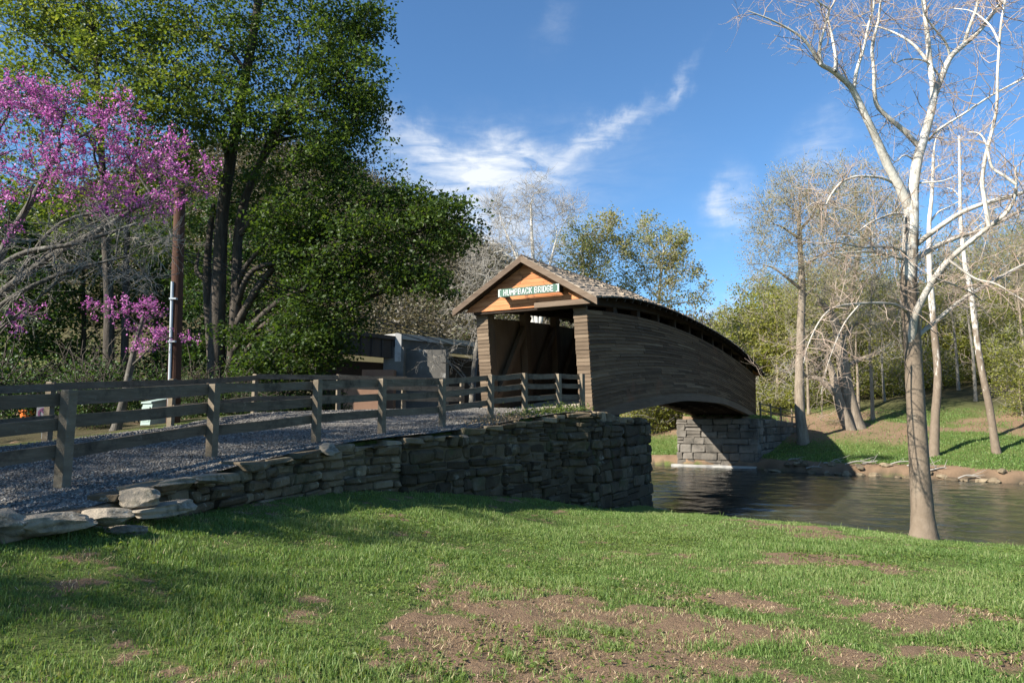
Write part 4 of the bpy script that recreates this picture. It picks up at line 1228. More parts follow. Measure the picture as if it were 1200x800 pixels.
# ------------------------------------------------------------------ trees
class Wood:
    """tapered limbs of one tree; every limb is a polyline with radii"""
    def __init__(s):
        s.v = []; s.q = []; s.t = []; s.tint = []; s.ttint = []; s.n = 0

    def tube(s, P, R, k=6, tint=0.0, rough=0.0):
        P = np.asarray(P, float); R = np.asarray(R, float); n = len(P)
        d = np.gradient(P, axis=0); d /= np.linalg.norm(d, axis=1)[:, None] + 1e-9
        ref = np.array([.31, .95, .1]) if abs(d[0, 1]) < .8 else np.array([1, .1, .2])
        x = np.cross(d, ref); x /= np.linalg.norm(x, axis=1)[:, None] + 1e-9; y = np.cross(d, x)
        a = np.arange(k) * 2 * PI / k
        rr = R[:, None] * (1 + (rng.uniform(-rough, rough, (n, k)) if rough else 0))
        V = P[:, None] + rr[..., None] * (np.cos(a)[None, :, None] * x[:, None] + np.sin(a)[None, :, None] * y[:, None])
        V = np.concatenate([V.reshape(-1, 3), P[-1:] + d[-1:] * R[-1]])
        i = np.arange(n - 1)[:, None] * k; j = np.arange(k)[None]
        q = np.stack([i + j, i + (j + 1) % k, i + k + (j + 1) % k, i + k + j], -1).reshape(-1, 4) + s.n
        e = (n - 1) * k; t = np.stack([e + j[0], e + (j[0] + 1) % k, np.full(k, n * k)], -1) + s.n
        s.v.append(V); s.q.append(q); s.t.append(t); s.tint.append(np.full(len(q), tint)); s.ttint.append(np.full(k, tint)); s.n += len(V)

    def build(s, name, mat, parent, base, smooth=True):
        V = np.concatenate(s.v) - np.asarray(base)
        return np_mesh(name, V, [np.concatenate(s.q), np.concatenate(s.t)], mat, parent, np.concatenate([*s.tint, *s.ttint]), smooth)


def smooth_path(pts, n=4, wob=0.0):
    """Catmull-Rom through the points"""
    P = np.asarray(pts, float); P = np.concatenate([[2 * P[0] - P[1]], P, [2 * P[-1] - P[-2]]])
    out = []
    for i in range(1, len(P) - 2):
        for t in np.arange(n) / n:
            a, b, c, d = P[i - 1:i + 3]
            out.append(.5 * (2 * b + (c - a) * t + (2 * a - 5 * b + 4 * c - d) * t * t + (3 * b - a - 3 * c + d) * t ** 3))
    out.append(P[-2]); out = np.array(out)
    if wob: out[1:-1] += rng.normal(0, wob, out[1:-1].shape)
    return out


def leaves(P, size, up=.5, asp=.7, shades=None, droop=0.0, fold=.25):
    """one folded leaf per point; returns verts and quads"""
    n = len(P)
    nrm = rng.normal(size=(n, 3)); nrm /= np.linalg.norm(nrm, axis=1)[:, None]; nrm[:, 2] += up * 2; nrm /= np.linalg.norm(nrm, axis=1)[:, None]
    a = rng.normal(size=(n, 3)); a[:, 2] -= droop; a -= (a * nrm).sum(1)[:, None] * nrm; a /= np.linalg.norm(a, axis=1)[:, None] + 1e-9
    b = np.cross(nrm, a)
    L_ = (size * rng.uniform(.6, 1.3, n))[:, None]; W_ = L_ * asp / 2
    V = np.zeros((n, 4, 3))
    V[:, 0] = P; V[:, 1] = P + a * L_ * .45 + b * W_ + nrm * W_ * fold; V[:, 2] = P + a * L_; V[:, 3] = P + a * L_ * .45 - b * W_ + nrm * W_ * fold
    return V.reshape(-1, 3), np.arange(4 * n).reshape(n, 4)


def crown_mesh(name, P, tint, size, mat, parent, base, **k):
    V, q = leaves(P, size, **k)
    return np_mesh(name, V - np.asarray(base), [q], mat, parent, np.clip(tint, 0, 1))


def lobe_tree(name, label, cat, trunk, r0, lobes, bark, leafmat=None, leaf=.15, lper=30, spray=(.55, .2), group=None, twigs=3, twl=.5, twr=.006, twig_tint=.3, tb=.5, tvar=.22,
              rlimb=.35, up=.5, attach=.55, tpow=1.0, rtop=.35, parent_label=None, twigmat=None, crown_name='crown', extra_trunks=(), on_twigs=False, sub=0, upbias=.35, shell=.6, asp=.7, flare=1.5):
    """trunk: points; lobes: (centre, (rx,ry,rz), clusters[, shade])"""
    base = np.asarray(trunk[0], float).copy(); root = thing(name, label, cat, base, 0, group)
    W = Wood(); TWG = Wood() if twigmat else W
    trunks = [trunk] + list(extra_trunks)
    TP = []; TR = []
    for ti, tk in enumerate(trunks):
        p = smooth_path(tk, 5); f = np.linspace(0, 1, len(p)); r = r0 * (1 if ti == 0 else .75) * (1 - (1 - rtop) * f ** tpow)
        r = r * (1 + (flare - 1) * np.exp(-f * 22)) if ti == 0 else r
        W.tube(p, r, 12, 0.0, .05); TP.append(p); TR.append(r)
    TPc = np.concatenate(TP); TRc = np.concatenate(TR)
    LP = []; LT = []
    for lb in lobes:
        c, rad, ncl = np.asarray(lb[0], float), np.asarray(lb[1], float), lb[2]; sh = lb[3] if len(lb) > 3 else 0.0
        dd = np.linalg.norm((TPc - c) * (1, 1, 1), axis=1) + np.where(TPc[:, 2] > c[2] - attach * np.linalg.norm(TPc[:, :2] - c[:2], axis=1), 6.0, 0) + np.where(np.arange(len(TPc)) < len(TP[0]) * .25, 3, 0)
        ia = int(np.argmin(dd)); a = TPc[ia]; dist = np.linalg.norm(c - a)
        if dist > .4:
            mid1 = a + (c - a) * .35 + (0, 0, dist * .10) + rng.normal(0, .05 * dist, 3); mid2 = a + (c - a) * .7 + (0, 0, dist * .06) + rng.normal(0, .05 * dist, 3)
            lp = smooth_path([a, mid1, mid2, c], 5); rl = max(.012, min(TRc[ia] * .75, rlimb * r0 * (.5 + .12 * dist)))
            lr = np.linspace(rl, max(rl * .28, twr * 1.5), len(lp)); W.tube(lp, lr, 7, twig_tint * .4)
            nodes = list(lp[len(lp) // 3:]); nr = list(lr[len(lp) // 3:])
        else:
            nodes = [a]; nr = [TRc[ia] * .5]
        q = rng.normal(size=(ncl, 3)); q /= np.linalg.norm(q, axis=1)[:, None]; q *= (rng.random(ncl) ** (1 / (2 + 2 * shell)))[:, None]
        pts = c + q * rad * (1 + .25 * rng.normal(size=(ncl, 1)) * .5)
        pts = pts[np.argsort(np.linalg.norm(pts - c, axis=1))]
        NN = np.array(nodes); NR = np.array(nr)
        for p in pts:
            i = int(np.argmin(np.linalg.norm(NN - p, axis=1) + .4 * np.maximum(0, NN[:, 2] - p[2]))); a = NN[i]; L_ = np.linalg.norm(p - a)
            if L_ < .08: continue
            rb_ = min(NR[i] * .7, twr * 1.6 + .012 * L_); m_ = a + (p - a) * .5 + rng.normal(0, .09 * L_, 3) + (0, 0, .06 * L_)
            m2_ = a + (p - a) * .78 + rng.normal(0, .05 * L_, 3)
            (TWG if rb_ < .03 else W).tube([a, m_, m2_, p], np.linspace(rb_, twr, 4), 4, twig_tint + rng.uniform(-.1, .2))
            NN = np.concatenate([NN, [m_, p]]); NR = np.concatenate([NR, [rb_ * .75, max(twr * 1.3, rb_ * .5)]])
            out_ = (p - c) / (rad + 1e-6); out_ = out_ / (np.linalg.norm(out_) + 1e-6)
            tips = [p]
            for _ in range(twigs):
                d = out_ * .5 + rng.normal(0, .6, 3) + (0, 0, upbias); d /= np.linalg.norm(d); l_ = twl * rng.uniform(.5, 1.3)
                st_p = a + (p - a) * rng.uniform(.35, 1) if not leafmat or on_twigs else p
                e = st_p + d * l_; md = st_p + d * l_ * .5 + rng.normal(0, .1 * l_, 3)
                TWG.tube([st_p, md, e], [twr * .9, twr * .75, twr * .45], 3, twig_tint + rng.uniform(-.2, .3)); tips += [md, e]
                for _s in range(sub):
                    d2 = d + rng.normal(0, .55, 3); d2 /= np.linalg.norm(d2); b0 = st_p + (e - st_p) * rng.uniform(.2, .95); l2 = l_ * rng.uniform(.3, .7)
                    TWG.tube([b0, b0 + d2 * l2 * .5 + rng.normal(0, .06 * l2, 3), b0 + d2 * l2], [twr * .7, twr * .55, twr * .35], 3, twig_tint + rng.uniform(-.2, .3)); tips += [b0 + d2 * l2]
            if leafmat:
                k = max(1, int(lper * rng.uniform(.5, 1.5)))
                if on_twigs:
                    TT = np.array(tips); i0 = rng.integers(0, len(TT), k); i1 = rng.integers(0, len(TT), k); f = rng.random((k, 1)) * .5
                    LPp = TT[i0] * (1 - f) + TT[i1] * f + rng.normal(0, spray[1], (k, 3)); 
                else:
                    ang = rng.uniform(0, 2 * PI, k); rr = spray[0] * np.sqrt(rng.random(k)); tilt = rng.normal(0, .25, 2)
                    off = np.stack([np.cos(ang) * rr, np.sin(ang) * rr, rng.normal(0, spray[1] * .5, k)], -1); off[:, 2] += off[:, 0] * tilt[0] + off[:, 1] * tilt[1] - .25 * rr
                    LPp = p + off
                LP.append(LPp); LT.append(np.clip(rng.normal(tb + sh + rng.normal(0, .08), tvar, k), 0, 1))
    W.build('trunk', bark, root, base)
    if twigmat and TWG.n: TWG.build('twigs' if not leafmat else 'branches', twigmat, root, base)
    if leafmat and LP:
        crown_mesh(crown_name, np.concatenate(LP), np.concatenate(LT), leaf, leafmat, root, base, up=up, asp=asp)
    return root


def copy_tree(o, loc, rz, sc, label=None, group=None):
    c = o.copy(); COL.objects.link(c); c.location = loc; c.rotation_euler = (0, 0, rz); c.scale = (sc[0], sc[0], sc[1]) if isinstance(sc, tuple) else (sc, sc, sc)
    if label: c['label'] = label
    if group: c['group'] = group
    for ch in list(o.children):
        d = ch.copy(); COL.objects.link(d); d.parent = c
    return c


def lob(px, py, Y, rm, n, sh=0.0, dy=None):
    r = (rm, dy or rm, rm) if np.isscalar(rm) else (rm[0], dy or rm[0], rm[1])
    return (at(px, py, Y), r, n, sh)


def gp(px, Y, dz=0.0):
    x = (px - 600) / 800 * Y
    return np.array([x, Y, g1(x, Y) + dz])


# --- the big maple beside the road
Ym = 26.0
b0 = gp(255, Ym, -.2)
maple = lobe_tree('maple_tree', 'huge dark green maple filling the sky left of the bridge', 'tree',
    [b0, at(254, 400, Ym), at(257, 320, Ym), at(262, 240, Ym), at(280, 130, Ym - .3), at(300, 20, Ym - .5), at(310, -80, Ym)], .34,
    [lob(350, 40, 25.5, 2.6, 90), lob(400, 95, 25, 1.7, 60), lob(418, 30, 26, 1.25, 40), lob(300, -40, 26, 3.0, 70), lob(230, 30, 25, 2.6, 70, .12), lob(400, 190, 25, 1.8, 62, -.05), lob(330, 150, 24.3, 2.1, 62, .04),
     lob(250, 130, 24, 2.2, 52, .16), lob(510, 265, 24.6, (1.5, 1.15), 56, -.05), lob(470, 240, 24.8, (1.5, .9), 42, -.05), lob(440, 300, 24.5, (1.9, 1.5), 70, -.08), lob(390, 270, 24.6, 1.9, 60, -.08), lob(490, 330, 24.3, (1.0, .7), 22, -.06),
     lob(352, 262, 24.6, 1.6, 50, -.05), lob(300, 235, 28, 1.5, 36, -.05), lob(215, 290, 29, 1.6, 26, -.1), lob(345, 335, 26.5, 1.4, 34, -.05), lob(380, 150, 26.5, 1.8, 40, 0), lob(390, 350, 24.6, 1.6, 58, -.1), lob(330, 400, 24.8, (1.9, 1.2), 56, -.1), lob(315, 320, 27.5, 1.2, 18, -.08), lob(385, 395, 24.4, (.9, 1.0), 34, -.1), lob(330, 430, 24.6, (1.6, .6), 34, -.12),
     lob(280, 420, 27, 1.6, 26, -.12), lob(430, -60, 26, 2, 30), lob(420, 130, 26.5, 1.2, 34)],
    MT['bark_dark'], MT['leaf_maple'], .145, 76, (.68, .26), twigs=3, twl=.5, extra_trunks=[[b0 + (.35, .1, 0), at(276, 360, Ym + .1), at(281, 260, Ym + .2), at(305, 190, Ym), at(350, 90, Ym)], [b0 + (-.2, .8, 0), at(243, 330, Ym + .8), at(250, 240, Ym + 1)]], tvar=.2, tb=.42)
# --- lighter young trees on the far left
b1 = gp(128, 24, -.2)
light = lobe_tree('young_leaf_tree', 'tall tree with sparse yellow-green young leaves behind the redbud', 'tree', [b1, at(128, 380, 24), at(124, 280, 24), at(118, 160, 24.2), at(110, 20, 24.3)], .21,
    [lob(60, 60, 23.5, 2.0, 52), lob(150, 90, 23.6, 1.9, 52), lob(20, 110, 24, 1.6, 36), lob(110, 150, 23, 1.7, 38), lob(170, 20, 24, 2.2, 48), lob(40, -30, 24, 2.2, 50), lob(10, 30, 24.5, 2.2, 54), lob(90, 60, 25, 2.2, 54), lob(230, 90, 24.5, 2, 44), lob(10, 200, 25, 2.0, 40), lob(90, 240, 25, 2, 40), lob(180, 250, 25, 1.8, 30), lob(200, 130, 23.2, 1.7, 46), lob(205, 190, 23.2, 1.3, 26), lob(110, 10, 24, 2, 40)],
    MT['bark_dark'], MT['leaf_light'], .15, 46, (.6, .2), twigs=3, twl=.6, tb=.5, extra_trunks=[[b1 + (.45, .2, 0), at(147, 380, 24.3), at(150, 260, 24.4), at(165, 130, 24)]])
# --- dark evergreen-looking trees behind
BGT = [(10, 31, 225, -.0, 'dark leafy tree behind the road fence at the left photo edge'), (95, 33, 235, 0, 'dark leafy tree behind the leaning flowering redbud'), (180, 35, 235, 0, 'dark leafy tree directly behind the brown utility pole'), (270, 34, 255, 0, 'dark low tree under the maple between its trunks and the railway bridge')]
for i, (px, Y, ptop, _, lab) in enumerate(BGT):
    b = gp(px, Y, -.2); m_ = Y / 800
    L_ = []
    for k in range(11):
        yy = ptop + (470 - ptop) * (k + .3) / 11; L_.append(lob(px + rng.uniform(-45, 45), yy, Y + rng.uniform(-1, 1), (1.9, 1.3), 30, rng.uniform(-.1, .1)))
    lobe_tree('shade_tree', lab, 'tree', [b, at(px + 3, 400, Y), at(px, ptop + 20, Y)], .16, L_, MT['bark_dark'], MT['leaf_dark'], .18, 44, (.7, .3), twigs=1, tb=.4, tvar=.25)

# --- large redbud, trunk just outside the frame
Yr = 13.5
br_ = gp(-30, Yr, -.1)
redbud = lobe_tree('redbud_tree', 'large redbud in full purple-pink bloom at the left photo edge', 'tree', [br_, at(-20, 360, Yr), at(5, 290, Yr), at(40, 230, Yr), at(70, 170, Yr)], .115,
    [lob(20, 115, 13.2, (.75, .6), 40), lob(75, 125, 13.4, (.8, .55), 40), lob(130, 165, 13.2, (.75, .55), 38), lob(185, 185, 13.3, (.6, .5), 30), lob(210, 212, 13.2, (.5, .35), 17), lob(245, 205, 13.2, (.25, .22), 5), lob(50, 210, 13, (.75, .4), 22),
     lob(110, 225, 13.2, (.9, .45), 26), lob(165, 240, 13, (.75, .28), 22), lob(-30, 130, 13.4, 1.0, 26), lob(10, 245, 13, (.5, .3), 10), lob(20, 175, 13.6, (.6, .5), 17), lob(95, 175, 13.4, (.7, .45), 19), lob(155, 130, 13.6, (.4, .35), 9), lob(5, 275, 13, (.3, .2), 4), lob(20, 375, 12.8, (.3, .25), 5)],
    MT['bark_shade'], MT['flower'], .05, 38, (.3, .02), twigs=4, twl=.32, twr=.006, tb=.5, tvar=.25, on_twigs=True, up=.1, crown_name='blossom', extra_trunks=[[at(-20, 360, Yr), at(60, 300, Yr - .2), at(130, 262, Yr - .3), at(190, 222, Yr - .2)], [at(-40, 300, Yr), at(-20, 220, Yr), at(0, 150, Yr)]], asp=.85)
# --- small leaning redbud beyond the fence
b2 = gp(138, 16.0, -.15)
lobe_tree('redbud_tree', 'small leaning redbud with a few pink sprays beyond the road fence', 'tree', [b2, at(145, 470, 16), at(153, 430, 16), at(160, 400, 16), at(168, 372, 16)], .115,
    [lob(130, 362, 15.8, (.45, .22), 15), lob(165, 358, 16, (.42, .22), 15), lob(182, 372, 16, (.3, .2), 7), lob(165, 405, 15.9, (.35, .14), 9), lob(205, 395, 15.8, (.45, .10), 13), lob(148, 385, 16, (.2, .12), 4)],
    MT['bark_shade'], MT['flower'], .046, 30, (.25, .02), twigs=4, twl=.26, twr=.006, tb=.55, tvar=.22, on_twigs=True, up=.1, crown_name='blossom', asp=.85)
# --- grey bare small tree at the left
b3 = gp(-45, 12.4, -.1)
lobe_tree('bare_tree', 'tangled grey leafless tree under the purple redbud', 'tree', [b3, at(-20, 350, 12.4), at(20, 300, 12.4), at(90, 285, 12.3), at(160, 262, 12.3)], .075,
    [lob(60, 290, 12.2, (.9, .5), 34), lob(140, 270, 12.2, (.9, .4), 36), lob(190, 285, 12.3, (.4, .35), 16), lob(120, 310, 12.1, (.9, .35), 26), lob(30, 330, 12, (.7, .4), 20), lob(170, 320, 12, (.5, .4), 10), lob(10, 360, 12.2, (.5, .4), 10)],
    MT['bark_shade'], None, twigs=4, twl=.35, twr=.0065, twig_tint=.25, sub=2, upbias=.1, twigmat=MT['twig_grey'], extra_trunks=[[at(-40, 390, 12.4), at(20, 345, 12.2), at(80, 318, 12.2), at(150, 300, 12.1)]])
# --- leafless sprawling tree in front of the railway bridge
b4 = gp(548, 36, -.2)
lobe_tree('bare_tree', 'pale leafless tree drooping in front of the railway bridge', 'tree', [b4, at(556, 430, 36), at(566, 380, 36), at(572, 330, 36.5)], .2,
    [lob(520, 412, 35.5, (1.3, .5), 12), lob(550, 385, 36, (1.4, 1.2), 26), lob(505, 424, 35.4, (.7, .3), 5), lob(545, 350, 36.4, (1.6, 1.2), 26), lob(560, 420, 35.6, (.8, .6), 10), lob(580, 310, 37, (1.8, 1.6), 34)],
    MT['bark_grey'], None, twigs=3, twl=.8, twr=.011, twig_tint=.7, sub=1, upbias=-.1, twigmat=MT['twig_grey'])

# --- the bare sycamore on the lawn
Ys = 14.5
SW = Wood(); STW = Wood(); sbase = gp(1082, Ys, -.1); sbase[2] = at(1082, 630, Ys)[2]
SY = thing('sycamore_tree', 'tall leafless white-limbed sycamore on the near lawn edge', 'tree', sbase)


def limb(px, r0, r1, y0, y1, k=8, tint=.62, spawn=1.0, dark=False):
    """px: photo pixels of the limb; its depth runs from y0 to y1"""
    n = len(px); pts = [at(x, y, y0 + (y1 - y0) * (i / (n - 1)) ** 1.1) for i, (x, y) in enumerate(px)]
    p = smooth_path(pts, 4); r = np.linspace(r0 * .8, r1 * .8, len(p)); SW.tube(p, r, k, tint, .03)
    LIMBS.append((p, r, spawn))
    return p


LIMBS = []
trunk_px = [(1083, 632), (1081, 600), (1077, 540), (1073, 470), (1069, 400), (1065, 340), (1067, 280), (1068, 238)]
tp_ = smooth_path([at(x, y, Ys) for x, y in trunk_px], 5); tr_ = np.linspace(.20, .145, len(tp_)) + .095 * np.exp(-np.arange(len(tp_)) / 4.0)
SW.tube(tp_, tr_, 18, 0.0, .025)
limb([(1066, 245), (1055, 221), (1041, 195), (1030, 170), (1018, 144), (1004, 115), (995, 100), (975, 83), (961, 75), (952, 60), (938, 43), (909, 26), (877, 13)], .135, .012, Ys, 13.0, 9, .62, .5)
limb([(1001, 103), (1004, 83), (1012, 57), (1018, 29), (1024, 6), (1026, -40)], .052, .02, 13.9, 13.6, 7, .62, .7)
limb([(979, 84), (979, 66), (975, 43), (970, 17), (978, 0), (976, -40)], .045, .018, 13.6, 14.2, 7, .62, .7)
limb([(962, 76), (961, 55), (968, 26), (971, 11), (957, 0), (945, -30)], .04, .015, 13.4, 12.8, 7, .62, .5)
limb([(1069, 240), (1071, 213), (1076, 184), (1083, 161), (1090, 135), (1094, 115), (1093, 95), (1090, 78), (1087, 43), (1084, 20), (1083, 0), (1082, -40)], .15, .035, Ys, 15.2, 10, .62, .6)
limb([(1095, 112), (1104, 89), (1114, 67), (1129, 53), (1147, 37), (1165, 14), (1176, 0), (1192, -30)], .095, .045, 15.0, 15.6, 9, .62, .7)
limb([(1129, 54), (1136, 32), (1145, 7), (1149, -30)], .055, .03, 15.3, 15.0, 7, .62, .8)
limb([(1077, 172), (1058, 152), (1041, 138), (1028, 124), (1025, 109), (1024, 83), (1022, 55), (1029, 26), (1032, 0), (1034, -40)], .075, .022, 14.7, 14.0, 8, .62, .6)
limb([(1090, 76), (1073, 55), (1055, 42), (1030, 32), (1010, 30)], .05, .016, 15.2, 15.8, 7, .62, .7)
limb([(1045, 213), (1030, 208), (1004, 207), (986, 214), (975, 227), (970, 236), (967, 240), (954, 238), (944, 245)], .042, .010, 14.4, 12.4, 6, .62, .9)
limb([(1058, 251), (1045, 251), (1022, 260), (1003, 273), (983, 282)], .04, .012, 14.4, 13.2, 6, .62, .5)
limb([(1060, 296), (1042, 289), (1012, 290), (980, 284), (958, 287)], .04, .010, 14.4, 12.9, 6, .62, .6)
limb([(1058, 304), (1035, 297), (1009, 295), (970, 299), (944, 307)], .032, .010, 14.4, 13.6, 6, .62, .7)
limb([(1062, 364), (1056, 360), (1045, 356), (1019, 355), (986, 358), (970, 365), (957, 382), (946, 407), (942, 425)], .05, .010, 14.4, 12.6, 7, .62, .9)
limb([(1007, 357), (990, 378), (977, 407), (967, 437), (962, 462)], .024, .008, 13.5, 12.6, 5, .62, .8)
limb([(1072, 288), (1090, 274), (1120, 253), (1149, 240), (1185, 230), (1200, 225), (1230, 217)], .075, .04, Ys, 13.4, 8, .62, .8)
limb([(1073, 304), (1097, 289), (1126, 277), (1155, 268), (1200, 245), (1240, 225)], .07, .03, Ys, 15.6, 8, .62, .8)
limb([(1067, 414), (1069, 388), (1074, 365), (1091, 333), (1110, 307), (1136, 284), (1159, 266), (1178, 251), (1188, 235), (1191, 214), (1190, 196)], .11, .016, Ys, 12.9, 9, .62, .85)
limb([(1159, 266), (1154, 235), (1151, 212), (1155, 184), (1162, 155), (1168, 126), (1169, 86), (1173, 29), (1178, 0), (1180, -40)], .055, .02, 13.3, 13.0, 8, .62, .7)
limb([(1067, 416), (1074, 396), (1091, 381), (1126, 352), (1149, 338), (1175, 323), (1200, 310), (1245, 288)], .065, .034, Ys, 15.4, 8, .62, .85)
limb([(1097, 327), (1116, 333), (1138, 343), (1150, 352)], .03, .012, 13.9, 14.6, 6, .62, .8)
limb([(1112, 305), (1142, 326), (1168, 333), (1200, 352), (1230, 362)], .035, .014, 13.7, 12.8, 6, .62, .7)
limb([(1088, 165), (1100, 152), (1127, 135), (1162, 112), (1200, 92), (1230, 78)], .036, .018, 14.9, 13.6, 6, .62, .8)
limb([(1191, 216), (1175, 205), (1162, 195), (1156, 170), (1148, 157), (1136, 155)], .045, .014, 12.9, 13.4, 6, .62, .0)
limb([(1103, 92), (1090, 76), (1078, 70), (1060, 70), (1048, 74), (1044, 62)], .035, .010, 15.0, 14.4, 6, .62, .0)
limb([(1114, 68), (1108, 50), (1096, 35), (1084, 18), (1080, 0)], .04, .02, 15.2, 14.6, 6, .62, .4)
limb([(1171, 50), (1160, 30), (1140, 14), (1118, 10)], .03, .01, 13.0, 13.6, 6, .62, .1)
limb([(1075, 190), (1060, 182), (1049, 190), (1040, 180)], .025, .008, 14.7, 14.1, 5, .62, .1)
limb([(1069, 215), (1085, 214), (1105, 212), (1120, 206)], .03, .01, 14.6, 14.2, 5, .62, .1)


def twig_rec(a, d, l, r, lev, W_, tint):
    n = 4; P = [a]; dd = d.copy()
    for i in range(n):
        dd = dd + rng.normal(0, .22, 3) + np.array([0, 0, .05]); dd /= np.linalg.norm(dd); P.append(P[-1] + dd * l / n)
    P = np.array(P); W_.tube(P, np.linspace(r, r * .45, n + 1), 4 if r > .008 else 3, tint + rng.uniform(-.2, .25))
    if lev > 0:
        for _ in range(rng.integers(3, 6)):
            i = rng.integers(1, n + 1); q = P[i] * .6 + P[i - 1] * .4; d2 = dd * .55 + rng.normal(0, .65, 3); d2 /= np.linalg.norm(d2)
            twig_rec(q, d2, l * rng.uniform(.35, .65), max(.0030, r * .55), lev - 1, W_, tint)


for p, r, sp_ in LIMBS:
    ln = np.linalg.norm(np.diff(p, axis=0), axis=1).sum(); n = int(ln * 7.2 * sp_ + 3)
    for _ in range(n):
        f = rng.random() ** .7; i = min(len(p) - 2, int(f * (len(p) - 1))); q = p[i] + (p[i + 1] - p[i]) * rng.random(); t_ = p[i + 1] - p[i]; t_ /= np.linalg.norm(t_)
        d = t_ * .5 + rng.normal(0, .75, 3); d[2] += .1; d /= np.linalg.norm(d)
        twig_rec(q, d, rng.uniform(.45, 1.25), min(r[i] * .6, rng.uniform(.007, .012)), 2 if rng.random() < .75 else 1, STW, .72)
SW.build('trunk', MT['sycamore'], SY, sbase); STW.build('twigs', MT['twig_red'], SY, sbase)

# --- white sycamores across the river
for px_, r_, Y, lab, lobs in [
        ([(1094, 536), (1096, 490), (1099, 440), (1095, 390), (1091, 342), (1089, 303), (1089, 261), (1092, 229), (1094, 180)], .27, 42, 'white-trunked sycamore just behind the near sycamore, across the river', [(1110, 190, 1.8), (1080, 210, 1.6), (1125, 235, 1.6), (1100, 150, 1.8)]),
        ([(1168, 533), (1160, 480), (1147, 414), (1138, 342), (1131, 310), (1126, 261), (1125, 212), (1124, 160)], .22, 41, 'slender leaning white-trunked sycamore at the right, across the river', [(1140, 200, 1.8), (1110, 220, 1.4), (1130, 160, 1.6), (1160, 260, 1.5)])]:
    pts = [at(x, y, Y) for x, y in px_]; pts[0][2] = g1(pts[0][0], pts[0][1]) - .15
    lobe_tree('sycamore_tree', lab, 'tree', pts, r_, [lob(a, b, Y + rng.uniform(-.8, .8), c, 22) for a, b, c in lobs], MT['sycamore_far'], None, twigs=3, twl=.9, twr=.014, twig_tint=.7, sub=2, twigmat=MT['twig_red'], rtop=.3, flare=1.25)

# --- the open-crowned budding tree right of the bridge
Y = 50; pts = [gp(938, Y, -.2), at(937, 470, Y), at(938, 400, Y), at(940, 340, Y), at(938, 300, Y), at(936, 250, Y)]
lobe_tree('budding_tree', 'tall straight budding tree at the far end of the bridge', 'tree', pts, .40,
    [lob(905, 262, 50, 2.6, 60), lob(940, 225, 50, 2.4, 56), lob(975, 240, 50.5, 2.4, 52), lob(895, 310, 49.5, 2.0, 40), lob(985, 290, 50, 2.3, 44), lob(945, 280, 49, 2.4, 40), lob(915, 235, 50, 1.8, 30), lob(960, 330, 50, 1.8, 24)],
    MT['bark_tan'], MT['leaf_bud'], .11, 30, (.8, .3), twigs=4, twl=1.2, twr=.015, twig_tint=.35, sub=2, twigmat=MT['twig_tan'], on_twigs=True, tb=.5, flare=1.2)
Y = 58; pts = [gp(985, Y, -.2), at(985, 440, Y), at(988, 380, Y), at(1000, 330, Y), at(1010, 280, Y)]
lobe_tree('budding_tree', 'budding open-crowned tree behind the leaning broad trunk', 'tree', pts, .34,
    [lob(1010, 240, 58, 2.8, 50), lob(1040, 270, 58, 2.6, 46), lob(985, 270, 58, 2.6, 46), lob(1020, 310, 57, 2.6, 40), lob(1000, 210, 58, 2.0, 26), lob(1045, 225, 58, 2.2, 32), lob(960, 310, 58, 2, 24)],
    MT['bark_tan'], MT['leaf_bud'], .12, 30, (.8, .3), twigs=4, twl=1.3, twr=.017, twig_tint=.35, sub=2, twigmat=MT['twig_tan'], on_twigs=True, tb=.5, flare=1.2)
# broad twisted trunk and its neighbours
Y = 53; pts = [gp(1000, Y, -.2), at(995, 470, Y), at(989, 435, Y), at(984, 400, Y), at(976, 372, Y), at(960, 352, Y)]
lobe_tree('old_tree', 'broad twisted old trunk leaning left on the far bank', 'tree', pts, .62,
    [lob(950, 400, 52, (1.6, 1.0), 22), lob(1010, 380, 53, (1.8, 1.2), 24), lob(965, 350, 53, 1.6, 22), lob(930, 430, 52, (1.4, .8), 16), lob(1030, 410, 53, (1.5, 1.0), 16)],
    MT['bark_tan'], MT['leaf_bud'], .12, 18, (.7, .3), twigs=3, twl=1.0, twr=.018, twig_tint=.5, sub=1, twigmat=MT['twig_grey'], on_twigs=True, rlimb=.45, rtop=.35, flare=1.35, extra_trunks=[[gp(993, 52.4, -.1), at(983, 470, 52.5), at(976, 440, 52.6), at(968, 415, 52.7)]])
for px, Y, top, r, lab in [(1020, 55, 330, .16, 'thin pale trunk right of the broad twisted trunk'), (1004, 60, 360, .14, 'thin pale trunk just behind the broad twisted trunk'), (984, 58, 380, .2, 'short grey trunk behind the leaning stem of the twisted tree')]:
    pts = [gp(px, Y, -.2), at(px + 1, 440, Y), at(px - 1, 400, Y), at(px + 2, top, Y)]
    lobe_tree('thin_tree', lab, 'tree', pts, r, [lob(px + 8, top + 10, Y, 1.6, 20), lob(px - 10, top + 30, Y, 1.4, 16)], MT['bark_tan'], MT['leaf_bud'], .12, 14, (.7, .3), twigs=3, twl=1.0, twr=.016, sub=1, twigmat=MT['twig_grey'], on_twigs=True, flare=1.2)

